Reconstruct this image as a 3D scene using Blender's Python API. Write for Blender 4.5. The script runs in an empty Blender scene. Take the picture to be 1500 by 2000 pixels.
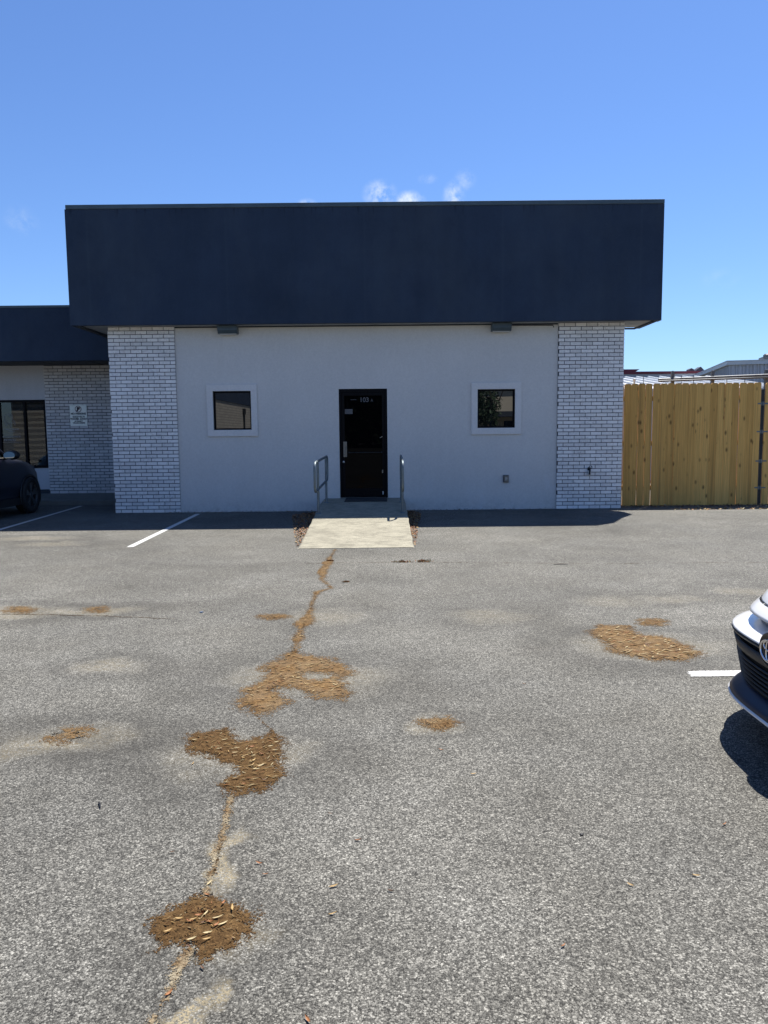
import bpy, bmesh, math, random
import numpy as np
from mathutils import Matrix, Vector
random.seed(7); rng = np.random.default_rng(7)
S = bpy.context.scene
COL = S.collection
R = math.radians

# ---------------------------------------------------------------- camera constants (place the traced ground marks)
F = 1500.0; PITCH = R(5.9); ROLL = R(0.56); H = 1.45
def ray(x, y):
    u = (x-750)/F; v = (1000-y)/F
    c, s = math.cos(ROLL), math.sin(ROLL)
    u, v = u*c+v*s, -u*s+v*c
    return (u, math.cos(PITCH)+v*math.sin(PITCH), -math.sin(PITCH)+v*math.cos(PITCH))
def gr(x, y, z=0.0):
    d = ray(x, y); t = (z-H)/d[2]
    return (d[0]*t, d[1]*t)
def sst(a, b, x):
    t = min(1, max(0, (x-a)/(b-a))); return t*t*(3-2*t)
def gz(x, y):
    return .068*min(1, max(0, (x-3.25)/.5))*sst(9.0, 11.3, y)*(1-sst(12.9, 14.1, y))
def gr2(x, y):
    p = gr(x, y)
    for _ in range(3): p = gr(x, y, gz(*p))
    return p

# ---------------------------------------------------------------- helpers
class MB:
    """collects faces, built as ONE mesh object"""
    def __init__(s): s.v = []; s.f = []; s.m = []; s.a = []; s.cm = 0; s.ca = 0.0
    def face(s, pts):
        n = len(s.v); s.v += [tuple(p) for p in pts]; s.f.append(tuple(range(n, n+len(pts)))); s.m.append(s.cm); s.a += [s.ca]*len(pts)
    def grid(s, P, close_u=False, close_v=False):
        n = len(s.v); nu = len(P); nv = len(P[0])
        for row in P: s.v += [tuple(p) for p in row]
        s.a += [s.ca]*(nu*nv)
        for i in range(nu if close_u else nu-1):
            for j in range(nv if close_v else nv-1):
                a = n+i*nv+j; b = n+((i+1) % nu)*nv+j; c = n+((i+1) % nu)*nv+(j+1) % nv; d = n+i*nv+(j+1) % nv
                s.f.append((a, b, c, d)); s.m.append(s.cm)
    def box(s, x0, x1, y0, y1, z0, z1):
        n = len(s.v)
        s.v += [(x0,y0,z0),(x1,y0,z0),(x1,y1,z0),(x0,y1,z0),(x0,y0,z1),(x1,y0,z1),(x1,y1,z1),(x0,y1,z1)]
        s.a += [s.ca]*8
        for q in ((3,2,1,0),(4,5,6,7),(0,1,5,4),(1,2,6,5),(2,3,7,6),(3,0,4,7)):
            s.f.append(tuple(n+i for i in q)); s.m.append(s.cm)
    def prism(s, poly, y0, y1):
        """poly of (x,z), extruded along y"""
        a = [(x, y0, z) for x, z in poly]; b = [(x, y1, z) for x, z in poly]
        s.face(a); s.face(b[::-1])
        for i in range(len(poly)):
            j = (i+1) % len(poly); s.face([a[i], b[i], b[j], a[j]])
    def tube(s, pts, r, seg=10, closed=False, cap=True):
        pts = [Vector(p) for p in pts]; n = len(pts); rows = []
        up = None
        for i in range(n):
            if closed: t = (pts[(i+1) % n]-pts[i-1]).normalized()
            else: t = (pts[min(i+1, n-1)]-pts[max(i-1, 0)]).normalized()
            if up is None:
                up = Vector((0,0,1)) if abs(t.z) < .9 else Vector((1,0,0))
            a = t.cross(up).normalized(); b = a.cross(t).normalized(); up = b
            rr = r[i] if isinstance(r, (list, tuple)) else r
            rows.append([pts[i]+a*math.cos(k*2*math.pi/seg)*rr+b*math.sin(k*2*math.pi/seg)*rr for k in range(seg)])
        s.grid(rows, closed, True)
        if cap and not closed:
            s.face(rows[0]); s.face(rows[-1][::-1])
    def lathe(s, prof, c, axis='z', seg=24):
        """prof of (r,h)"""
        rows = []
        for r, h in prof:
            row = []
            for k in range(seg):
                a = 2*math.pi*k/seg; p, q = r*math.cos(a), r*math.sin(a)
                row.append({'z': (c[0]+p, c[1]+q, c[2]+h), 'y': (c[0]+p, c[1]+h, c[2]+q), 'x': (c[0]+h, c[1]+p, c[2]+q)}[axis])
            rows.append(row)
        s.grid(rows, False, True)
    def build(s, name, mats, parent=None, smooth=False, bevel=0, attr=True):
        me = bpy.data.meshes.new(name); me.from_pydata(s.v, [], s.f)
        if not isinstance(mats, (list, tuple)): mats = [mats]
        for m in mats: me.materials.append(m)
        for p, k in zip(me.polygons, s.m): p.material_index = k
        if attr and len(s.a) == len(s.v):
            at = me.attributes.new('rnd', 'FLOAT', 'POINT'); at.data.foreach_set('value', s.a)
        bm = bmesh.new(); bm.from_mesh(me); bmesh.ops.recalc_face_normals(bm, faces=bm.faces); bm.to_mesh(me); bm.free()
        if smooth:
            for p in me.polygons: p.use_smooth = True
        o = bpy.data.objects.new(name, me); COL.objects.link(o)
        if parent: o.parent = parent
        if bevel:
            b = o.modifiers.new('bevel', 'BEVEL'); b.width = bevel; b.segments = 2; b.limit_method = 'ANGLE'; b.angle_limit = R(40)
        if smooth and smooth is not True:
            pass
        return o
def tag(o, label=None, cat=None, group=None, kind=None):
    if label: o['label'] = label
    if cat: o['category'] = cat
    if group: o['group'] = group
    if kind: o['kind'] = kind
    return o
def empty(name, loc=(0,0,0), rz=0):
    o = bpy.data.objects.new(name, None); COL.objects.link(o); o.location = loc; o.rotation_euler = (0,0,rz); o.empty_display_size = .2
    return o
def world_of(o):
    return (world_of(o.parent) @ o.matrix_parent_inverse if o.parent else Matrix.Identity(4)) @ o.matrix_basis
def part(mb, name, mat, root, smooth=False, bevel=0):
    """builds a part from world coordinates under a parent whose matrix is a plain translation/rotation"""
    o = mb.build(name, mat, None, smooth, bevel)
    o.parent = root
    M = world_of(root)
    o.matrix_parent_inverse = M.inverted()
    return o
def text_mesh(txt, size, mat, name, root, loc, extrude=.0008, align='CENTER', sx=1.0, bold=0.0):
    """upright lettering facing -Y, world location"""
    cu = bpy.data.curves.new(name, 'FONT'); cu.body = txt; cu.size = size; cu.align_x = align; cu.align_y = 'BOTTOM_BASELINE'; cu.extrude = extrude; cu.offset = bold
    o = bpy.data.objects.new(name, cu); COL.objects.link(o)
    dg = bpy.context.evaluated_depsgraph_get()
    me = bpy.data.meshes.new_from_object(o.evaluated_get(dg)); bpy.data.objects.remove(o)
    T = Matrix.Translation(loc) @ Matrix.Rotation(R(90), 4, 'X') @ Matrix.Diagonal((sx,1,1,1))
    me.transform(T); me.materials.clear(); me.materials.append(mat); me.name = name
    o = bpy.data.objects.new(name, me); COL.objects.link(o)
    if root:
        o.parent = root; M = world_of(root)
        o.matrix_parent_inverse = M.inverted()
    return o

# ---------------------------------------------------------------- materials
class NT:
    def __init__(s, name):
        s.mat = bpy.data.materials.new(name); s.mat.use_nodes = True; s.t = s.mat.node_tree; s.n = s.t.nodes; s.l = s.t.links
        s.bsdf = s.n['Principled BSDF']; s.out = s.n['Material Output']
        s.tc = s.n.new('ShaderNodeTexCoord'); s.P = s.tc.outputs['Object']
    def lk(s, a, b): s.l.new(a, b)
    def setin(s, sock, v):
        if hasattr(v, 'links') or isinstance(v, bpy.types.NodeSocket): s.l.new(v, sock)
        else: sock.default_value = v
    def mapv(s, scale=(1,1,1), loc=(0,0,0), v=None):
        m = s.n.new('ShaderNodeMapping'); m.inputs['Scale'].default_value = scale; m.inputs['Location'].default_value = loc
        s.lk(v or s.P, m.inputs['Vector']); return m.outputs[0]
    def noise(s, scale, detail=3, rough=.55, v=None, dist=0, col=False):
        n = s.n.new('ShaderNodeTexNoise'); n.inputs['Scale'].default_value = scale; n.inputs['Detail'].default_value = detail
        n.inputs['Roughness'].default_value = rough; n.inputs['Distortion'].default_value = dist
        s.lk(v or s.P, n.inputs['Vector']); return n.outputs['Color' if col else 'Fac']
    def voro(s, scale, v=None, feat='F1', out='Color', rnd=1.0):
        n = s.n.new('ShaderNodeTexVoronoi'); n.feature = feat; n.inputs['Scale'].default_value = scale; n.inputs['Randomness'].default_value = rnd
        s.lk(v or s.P, n.inputs['Vector']); return n.outputs[out]
    def ramp(s, fac, stops, interp='LINEAR'):
        r = s.n.new('ShaderNodeValToRGB'); r.color_ramp.interpolation = interp
        while len(r.color_ramp.elements) < len(stops): r.color_ramp.elements.new(.5)
        for e, (p, c) in zip(r.color_ramp.elements, stops):
            e.position = p; e.color = (c, c, c, 1) if isinstance(c, (int, float)) else (*c, 1)
        s.lk(fac, r.inputs[0]); return r.outputs[0]
    def mix(s, fac, a, b, mode='MIX'):
        m = s.n.new('ShaderNodeMix'); m.data_type = 'RGBA'; m.blend_type = mode; m.clamp_factor = True
        s.setin(m.inputs[0], fac)
        for i, q in ((6, a), (7, b)):
            if isinstance(q, bpy.types.NodeSocket): s.lk(q, m.inputs[i])
            else: m.inputs[i].default_value = (q, q, q, 1) if isinstance(q, (int, float)) else (*q, 1)
        return m.outputs[2]
    def math(s, op, a, b=0.0, c=0.0, clamp=False):
        m = s.n.new('ShaderNodeMath'); m.operation = op; m.use_clamp = clamp
        for i, q in enumerate((a, b, c)): s.setin(m.inputs[i], q)
        return m.outputs[0]
    def vmath(s, op, a, b=(0,0,0)):
        m = s.n.new('ShaderNodeVectorMath'); m.operation = op
        for i, q in enumerate((a, b)): s.setin(m.inputs[i], q)
        return m.outputs['Value' if op in ('LENGTH', 'DISTANCE', 'DOT_PRODUCT') else 'Vector']
    def mrange(s, v, a, b, c=0., d=1., smooth=True):
        m = s.n.new('ShaderNodeMapRange'); m.interpolation_type = 'SMOOTHSTEP' if smooth else 'LINEAR'
        s.lk(v, m.inputs[0])
        for i, q in enumerate((a, b, c, d)): m.inputs[i+1].default_value = q
        return m.outputs[0]
    def attr(s, name):
        a = s.n.new('ShaderNodeAttribute'); a.attribute_name = name; return a.outputs['Fac']
    def bump(s, h, strength=.3, dist=.01):
        b = s.n.new('ShaderNodeBump'); b.inputs['Strength'].default_value = strength; b.inputs['Distance'].default_value = dist
        s.lk(h, b.inputs['Height']); s.lk(b.outputs[0], s.bsdf.inputs['Normal'])
    def done(s, color=None, rough=.8, metal=0, spec=.5, coat=0):
        if color is not None:
            if isinstance(color, bpy.types.NodeSocket): s.lk(color, s.bsdf.inputs['Base Color'])
            else: s.bsdf.inputs['Base Color'].default_value = (*color, 1)
        s.setin(s.bsdf.inputs['Roughness'], rough); s.setin(s.bsdf.inputs['Metallic'], metal)
        s.bsdf.inputs['Specular IOR Level'].default_value = spec; s.bsdf.inputs['Coat Weight'].default_value = coat
        s.bsdf.inputs['Coat Roughness'].default_value = .04
        return s.mat

def mat_worn(name, col, rough=.6, metal=0, var=.2, scale=6, spec=.5, coat=0, bump=0):
    t = NT(name); n = t.noise(scale, 5, .6)
    k = t.ramp(n, [(.3, 1-var), (.7, 1+var*.5)])
    c = t.mix(1.0, col, k, 'MULTIPLY')
    if bump: t.bump(t.noise(scale*30, 3), bump, .004)
    return t.done(c, rough, metal, spec, coat)

def mat_asphalt():
    t = NT('asphalt')
    P = t.P
    # aggregate: stones of two sizes in dark binder
    v1 = t.voro(185, out='Color'); d1 = t.voro(185, out='Distance')
    v2 = t.voro(390, out='Color')
    sx = t.n.new('ShaderNodeSeparateColor'); t.lk(v1, sx.inputs[0])
    sy = t.n.new('ShaderNodeSeparateColor'); t.lk(v2, sy.inputs[0])
    a = t.ramp(sx.outputs[0], [(0, .02), (.3, .07), (.55, .21), (.8, .42), (1, .80)])
    b = t.ramp(sy.outputs[0], [(0, .03), (.4, .14), (.75, .36), (1, .76)])
    c = t.mix(.42, a, b)
    edge = t.ramp(d1, [(.3, 1), (.7, .45)])
    c = t.mix(.6, c, edge, 'MULTIPLY')
    v3 = t.n.new('ShaderNodeSeparateColor'); t.lk(t.voro(75, out='Color'), v3.inputs[0])
    c = t.mix(1, c, t.ramp(v3.outputs[0], [(0, .80), (1, 1.20)]), 'MULTIPLY')
    g = t.noise(27, 6, .88); c = t.mix(1, c, t.ramp(g, [(.3, .78), (.7, 1.22)]), 'MULTIPLY')
    g = t.noise(2.6, 5, .7); c = t.mix(1, c, t.ramp(g, [(.3, .87), (.7, 1.13)]), 'MULTIPLY')
    g = t.noise(.55, 4, .6, dist=.4); c = t.mix(1, c, t.ramp(g, [(.32, .77), (.68, 1.17)]), 'MULTIPLY')
    g = t.noise(.16, 3, .5); c = t.mix(1, c, t.ramp(g, [(.35, .92), (.65, 1.08)]), 'MULTIPLY')
    # tint
    tint = t.mix(t.noise(1.3, 4), (1.06, 1.0, .86), (1.02, 1.0, .93))
    c = t.mix(1, c, tint, 'MULTIPLY')
    c = t.mix(1, c, (.515, .517, .503), 'MULTIPLY')
    pit = t.ramp(t.noise(210, 2, .6), [(.30, .35), (.42, 1)]); c = t.mix(1, c, pit, 'MULTIPLY')
    # sand washed into the hollows, with a damp dark rim (x, y, rx, ry, amount)
    warp = t.vmath('ADD', P, t.vmath('SCALE', t.vmath('SUBTRACT', t.noise(2.2, 4, .6, col=True), (.5, .5, .5))))
    warp.node.inputs[1].links[0].from_node.inputs['Scale'].default_value = .62
    spk = t.noise(230, 3, .75)
    sandy = t.math('MULTIPLY', t.math('MULTIPLY', t.ramp(sx.outputs[0], [(.45, 1), (.62, .12)]), t.ramp(spk, [(.36, .25), (.55, 1)])), t.ramp(t.noise(16, 4, .7), [(.34, .25), (.56, 1.0)]))
    sandy = t.math('MULTIPLY', sandy, 1.35, clamp=True)
    for (px, py, rx, ry, k) in STAINS:
        x, y = gr2(px, py)
        q = t.mapv((1/rx, 1/ry, 0), (-x/rx, -y/ry, 0), warp)
        L = t.vmath('LENGTH', q)
        rim = t.math('MULTIPLY', t.mrange(L, .7, 1.05), t.mrange(L, 1.9, 1.05), clamp=True)
        c = t.mix(t.math('MULTIPLY', rim, (.33 if rx > .11 else .15)*min(1, k*1.6)), c, (.028, .026, .022))
        m = t.mrange(L, 1.05, .2)
        m = t.math('MULTIPLY', m, sandy)
        c = t.mix(t.math('MULTIPLY', m, k*(1 if rx < .11 else .62)), c, (.30, .25, .155))
    t.bump(t.math('ADD', t.math('MULTIPLY', d1, -1.0), t.math('MULTIPLY', t.noise(60, 4), .6)), .28, .005)
    return t.done(c, .88, 0, .25)

def mat_dirt(name, pale=0.0, thresh=.5, k=.66):
    t = NT(name)
    n = t.noise(38, 5, .7); n2 = t.noise(160, 3, .7); n3 = t.noise(7, 3)
    c = t.ramp(n, [(.25, (.06, .030, .011)), (.5, (.150, .086, .035)), (.75, (.27, .16, .066))])
    c = t.mix(1, c, t.ramp(n2, [(.3, .45), (.7, 1.6)]), 'MULTIPLY')
    c = t.mix(t.ramp(n3, [(.45, 0), (.75, .35)]), c, (.30, .19, .08))
    if pale: c = t.mix(t.math('MULTIPLY', t.ramp(t.noise(9, 3, .6), [(.35, .15), (.6, 1.8)]), pale, clamp=True), c, t.ramp(n2, [(.35, (.16, .13, .09)), (.65, (.55, .48, .33))]))
    c = t.mix(1, c, (k, k, k), 'MULTIPLY')
    t.done(c, .95, 0, .1)
    t.bump(t.math('ADD', n, n2), .7, .01)
    # ragged grain-by-grain edge
    e = t.attr('edge')
    grain = t.math('ADD', t.math('MULTIPLY', t.noise(150, 2, .7), 1.5), t.math('ADD', t.math('MULTIPLY', t.noise(30, 4, .75), .9), t.math('MULTIPLY', t.noise(8, 3, .6), .55)))
    a = t.math('GREATER_THAN', t.math('ADD', e, t.math('SUBTRACT', grain, 1.48)), thresh)
    t.lk(a, t.bsdf.inputs['Alpha'])
    return t.mat

def mat_stucco(name, col, var=.06, streak=.06, bump=.25, stains=None):
    t = NT(name)
    c = t.mix(1, col, t.ramp(t.noise(.9, 5, .6), [(.3, 1-var), (.7, 1+var)]), 'MULTIPLY')
    st = t.noise(1.0, 4, .6, t.mapv((5, 5, .35)))
    c = t.mix(1, c, t.ramp(st, [(.3, 1-streak), (.7, 1+streak)]), 'MULTIPLY')
    c = t.mix(1, c, t.ramp(t.noise(34, 3, .6), [(.3, .95), (.7, 1.05)]), 'MULTIPLY')
    if stains: c = stains(t, c)
    t.bump(t.math('ADD', t.noise(140, 4, .7), t.math('MULTIPLY', t.noise(3, 4), .6)), bump, .006)
    return t.done(c, .9, 0, .25)

def wall_stains(t, c):
    sep = t.n.new('ShaderNodeSeparateXYZ'); t.lk(t.P, sep.inputs[0])
    low = t.mrange(sep.outputs[2], .28, .02)
    n = t.ramp(t.noise(9, 4, .7), [(.45, 0), (.75, 1)])
    c = t.mix(t.math('MULTIPLY', t.math('MULTIPLY', low, n), .35), c, (.22, .22, .20))
    wisp = t.ramp(t.noise(1.0, 4, .6, t.mapv((4.5, 4.5, 1.2))), [(.58, 0), (.7, 1)])
    band = t.math('MULTIPLY', t.mrange(sep.outputs[2], .75, .4), t.mrange(sep.outputs[0], .3, 1.2))
    c = t.mix(t.math('MULTIPLY', t.math('MULTIPLY', wisp, band), .28), c, (.7, .7, .72))
    return c
def fascia_stains(t, c):
    sep = t.n.new('ShaderNodeSeparateXYZ'); t.lk(t.P, sep.inputs[0])
    # drip marks under the flashing, faint vertical sheet joints, chalky bloom
    drip = t.math('MULTIPLY', t.ramp(t.noise(1, 3, .7, t.mapv((22, 22, 1.6))), [(.56, 0), (.64, 1)]), t.mrange(sep.outputs[2], 5.2, 5.42))
    c = t.mix(t.math('MULTIPLY', drip, .6), c, (.010, .014, .022))
    xm = t.math('FRACT', t.math('MULTIPLY', t.math('ADD', sep.outputs[0], 7.65), 1/2.44))
    joint = t.math('MULTIPLY', t.mrange(xm, .0, .01), t.mrange(xm, .03, .012))
    c = t.mix(t.math('MULTIPLY', joint, .09), c, (.075, .10, .13))
    bloom = t.ramp(t.noise(.7, 5, .65, t.mapv((1, 1, .6))), [(.45, 0), (.75, 1)])
    c = t.mix(t.math('MULTIPLY', bloom, .30), c, (.085, .105, .125))
    return c

def mat_brick(name, col=(.86, .84, .81)):
    t = NT(name)
    r = t.attr('rnd')
    c = t.mix(1, col, t.ramp(r, [(0, .84), (.5, .97), (1, 1.06)]), 'MULTIPLY')
    wear = t.math('MULTIPLY', t.ramp(t.noise(42, 5, .8), [(.5, 0), (.64, 1)]), t.ramp(t.noise(5.5, 3, .6), [(.4, .1), (.66, 1)]))
    c = t.mix(t.math('MULTIPLY', wear, .62), c, (.17, .165, .165))
    red = t.math('MULTIPLY', t.ramp(t.noise(12, 3), [(.62, 0), (.75, 1)]), .3)
    c = t.mix(red, c, (.45, .36, .33))
    t.bump(t.noise(60, 4, .7), .5, .006)
    return t.done(c, .85, 0, .25)

def mat_wood():
    t = NT('fence_wood')
    r = t.attr('rnd')
    off = t.n.new('ShaderNodeCombineXYZ'); t.lk(t.math('MULTIPLY', r, 37.0), off.inputs[0]); t.lk(t.math('MULTIPLY', r, 91.0), off.inputs[2])
    v = t.vmath('ADD', t.P, off.outputs[0])
    base = t.mix(t.ramp(r, [(0, 0), (1, 1)]), (.59, .32, .085), (.78, .45, .13))
    grain = t.noise(1, 4, .65, t.mapv((60, 60, 1.3), v=v), dist=.6)
    c = t.mix(1, base, t.ramp(grain, [(.3, .72), (.7, 1.18)]), 'MULTIPLY')
    streak = t.ramp(t.noise(1, 2, .5, t.mapv((11, 11, .25), v=v)), [(.58, 0), (.72, 1)])
    c = t.mix(t.math('MULTIPLY', streak, .45), c, (.20, .11, .04))
    kd = t.voro(1.0, v=t.mapv((8.2, 0, 4.2), v=v), out='Distance')
    pick = t.ramp(t.noise(1.6, 2, .5, v), [(.43, 0), (.48, 1)])
    knot = t.math('MULTIPLY', t.ramp(kd, [(.07, 1), (.14, .6), (.24, 0)]), pick)
    c = t.mix(t.math('MULTIPLY', knot, .72), c, (.055, .026, .010))
    t.bump(grain, .25, .004)
    return t.done(c, .8, 0, .25)

def mat_concrete(name, col, dark=.5):
    t = NT(name)
    c = t.mix(1, col, t.ramp(t.noise(2.2, 5, .65), [(.3, .84), (.7, 1.1)]), 'MULTIPLY')
    br = t.noise(1, 6, .8, t.mapv((5, 8, 5)), dist=.6)
    c = t.mix(t.math('MULTIPLY', t.ramp(br, [(.45, 0), (.6, 1)]), dark), c, (.14, .13, .10))
    sp = t.noise(70, 3, .7); c = t.mix(1, c, t.ramp(sp, [(.32, .72), (.6, 1.07)]), 'MULTIPLY')
    t.bump(t.math('ADD', br, sp), .4, .006)
    return t.done(c, .9, 0, .2)

def mat_paint_line():
    t = NT('road_paint')
    c = t.mix(1, (.52, .52, .50), t.ramp(t.noise(30, 4, .7), [(.3, .86), (.7, 1.03)]), 'MULTIPLY')
    t.done(c, .8, 0, .3)
    w = t.math('ADD', t.math('MULTIPLY', t.voro(95, out='Distance'), .55), t.math('MULTIPLY', t.noise(14, 5, .8), .65))
    e = t.attr('edge')
    a = t.math('GREATER_THAN', t.math('ADD', e, t.math('MULTIPLY', w, -.62)), .0)
    t.lk(a, t.bsdf.inputs['Alpha']); return t.mat

def mat_glass(name, body=(.004, .005, .006), refl=.09, see=0.0):
    """tinted pane: fresnel-ish mirror over a dark body, optionally see-through"""
    t = NT(name)
    gl = t.n.new('ShaderNodeBsdfGlossy'); gl.inputs['Roughness'].default_value = .004; gl.inputs['Color'].default_value = (.92, .95, 1, 1)
    wv = t.noise(1.1, 1, .4)
    b = t.n.new('ShaderNodeBump'); b.inputs['Strength'].default_value = .02; b.inputs['Distance'].default_value = .02
    t.lk(wv, b.inputs['Height']); t.lk(b.outputs[0], gl.inputs['Normal'])
    df = t.n.new('ShaderNodeBsdfDiffuse'); df.inputs['Color'].default_value = (*body, 1)
    base = df.outputs[0]
    if see:
        tr = t.n.new('ShaderNodeBsdfTransparent'); tr.inputs['Color'].default_value = (see*.85, see*.95, see, 1)
        ad = t.n.new('ShaderNodeAddShader'); t.lk(df.outputs[0], ad.inputs[0]); t.lk(tr.outputs[0], ad.inputs[1]); base = ad.outputs[0]
    lw = t.n.new('ShaderNodeFresnel'); lw.inputs['IOR'].default_value = 1.5
    fac = t.math('ADD', lw.outputs[0], refl-.04, clamp=True)
    m = t.n.new('ShaderNodeMixShader'); t.lk(fac, m.inputs[0]); t.lk(base, m.inputs[1]); t.lk(gl.outputs[0], m.inputs[2])
    t.lk(m.outputs[0], t.out.inputs['Surface']); return t.mat

def mat_corrugated(name, col, axis=0, pitch=.3, lo=.78):
    t = NT(name)
    sep = t.n.new('ShaderNodeSeparateXYZ'); t.lk(t.P, sep.inputs[0])
    fr = t.math('FRACT', t.math('MULTIPLY', sep.outputs[axis], 1/pitch))
    h = t.ramp(fr, [(0, 0), (.12, 0), (.2, 1), (.8, 1), (.88, 0)])
    t.bump(h, 1, .04)
    c = t.mix(1, col, t.ramp(t.noise(.8, 4), [(.3, .9), (.7, 1.05)]), 'MULTIPLY')
    return t.done(c, .5, 0, .4)

# soft sand stains on the asphalt: photo pixel, radii in metres, amount
STAINS = [(40, 1195, .55, .34, .75), (189, 1192, .42, .22, .75), (195, 1306, .30, .22, .5), (125, 1438, .42, .22, .62),
          (40, 1465, .35, .20, .5), (955, 1203, .36, .30, .35), (1265, 1262, .62, .40, .55), (856, 1415, .17, .13, .55),
          (600, 1325, .62, .42, .5), (455, 1480, .42, .32, .55), (452, 1685, .07, .20, .7), (388, 1960, .07, .15, .95),
          (400, 1815, .20, .14, .45), (1190, 1172, .5, .3, .3), (640, 1205, .4, .3, .4), (60, 1052, .7, .3, .5), (110, 1062, .6, .25, .4),
          (1320, 1170, .3, .2, .35), (1460, 1155, .4, .25, .4)]

M = {}
M['asphalt'] = mat_asphalt()
M['dirt'] = mat_dirt('dirt', 0, .5, .52)
M['dirt_light'] = mat_dirt('dirt_light', .10, .5, .76)
M['sand'] = mat_dirt('crack_sand', .5, .50, .72)
M['crack_dark'] = mat_dirt('crack_dark', 0, .5, .28)
M['wall'] = mat_stucco('wall_paint', (.62, .61, .58), .03, .012, .2, wall_stains)
M['trim'] = mat_stucco('trim_paint', (.68, .665, .635), .03, .02, .1)
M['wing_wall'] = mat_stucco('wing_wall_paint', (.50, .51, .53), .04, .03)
M['navy'] = mat_stucco('navy_stucco', (.029, .045, .074), .14, .05, .25, fascia_stains)
M['cap'] = mat_worn('flashing_paint', (.060, .088, .105), .45, 0, .2, 3)
M['soffit'] = mat_worn('soffit_paint', (.30, .31, .31), .8, 0, .2, 3)
M['dark_soffit'] = mat_worn('dark_soffit_paint', (.03, .038, .05), .8, 0, .2, 3)
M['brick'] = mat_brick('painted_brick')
M['brick_shaded'] = mat_brick('painted_brick_shaded', (.64, .63, .62))  # same painted brick, colour darkened for the deeper shade at the wing
M['mortar'] = mat_worn('mortar', (.055, .056, .062), .95, 0, .3, 20)
M['black_alu'] = mat_worn('black_aluminium', (.003, .003, .0045), .5, 0, .2, 8, .12)
M['glass'] = mat_glass('tinted_glass', refl=.15)
M['door_glass'] = mat_glass('door_glass', (.002, .002, .0025), refl=.006)
M['shop_glass'] = mat_glass('shop_glass', (.002, .003, .004), refl=.042, see=.62)
M['steel'] = mat_worn('galvanised_steel', (.15, .185, .20), .48, .55, .25, 14)
M['pipe'] = mat_worn('weathered_pipe', (.12, .125, .13), .5, .5, .3, 10)
M['brushed'] = mat_worn('brushed_metal', (.22, .21, .185), .4, .6, .2, 20)
M['white_plastic'] = mat_worn('pale_plastic', (.55, .55, .52), .5, 0, .1, 20)
M['concrete'] = mat_concrete('ramp_concrete', (.30, .28, .215), .6)
M['walk'] = mat_concrete('walk_concrete', (.19, .19, .17), .4)
M['paint'] = mat_paint_line()
M['wood'] = mat_wood()
M['rail_wood'] = mat_worn('rail_wood', (.42, .28, .11), .8, 0, .3, 10)
M['black'] = mat_worn('black_part', (.008, .008, .009), .5, 0, .2, 8)
M['rubber'] = mat_worn('tyre_rubber', (.010, .010, .011), .8, 0, .3, 12)
M['hole'] = mat_worn('dark_interior', (.004, .004, .005), .9)
M['leaf_a'] = mat_worn('dry_leaf_tan', (.36, .235, .085), .7, 0, .35, 60)
M['leaf_b'] = mat_worn('dry_leaf_orange', (.28, .11, .033), .7, 0, .35, 60)
M['leaf_c'] = mat_worn('dry_leaf_brown', (.11, .05, .02), .7, 0, .35, 60)
M['leaf_d'] = mat_worn('dry_leaf_pale', (.42, .34, .18), .7, 0, .25, 60)
M['weed'] = mat_worn('weed_green', (.075, .085, .03), .8, 0, .4, 50)
M['decal'] = mat_worn('grey_vinyl', (.10, .10, .105), .6)
M['etch'] = mat_worn('white_vinyl', (.34, .36, .38), .6)
M['sign'] = mat_worn('sign_face', (.93, .96, .88), .6, 0, .12, 12)
M['sign_red'] = mat_worn('sign_red', (.10, .012, .02), .6)
M['sign_black'] = mat_worn('sign_black', (.012, .014, .016), .6)
M['blind'] = mat_corrugated('window_blind', (.20, .18, .155), 2, .045)

# ---------------------------------------------------------------- world, sun
SUN_D = Vector((.265, .413, 1.0)).normalized()
elev = math.asin(SUN_D.z); azim = math.atan2(SUN_D.x, SUN_D.y)
W = bpy.data.worlds.new('World'); S.world = W; W.use_nodes = True
nt = W.node_tree; bg = nt.nodes['Background']
sky = nt.nodes.new('ShaderNodeTexSky'); sky.sky_type = 'NISHITA'; sky.sun_disc = False
sky.sun_elevation = elev; sky.sun_rotation = azim; sky.altitude = 0; sky.air_density = 1.0; sky.dust_density = .25; sky.ozone_density = 2.2
bg.inputs['Strength'].default_value = .06
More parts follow.
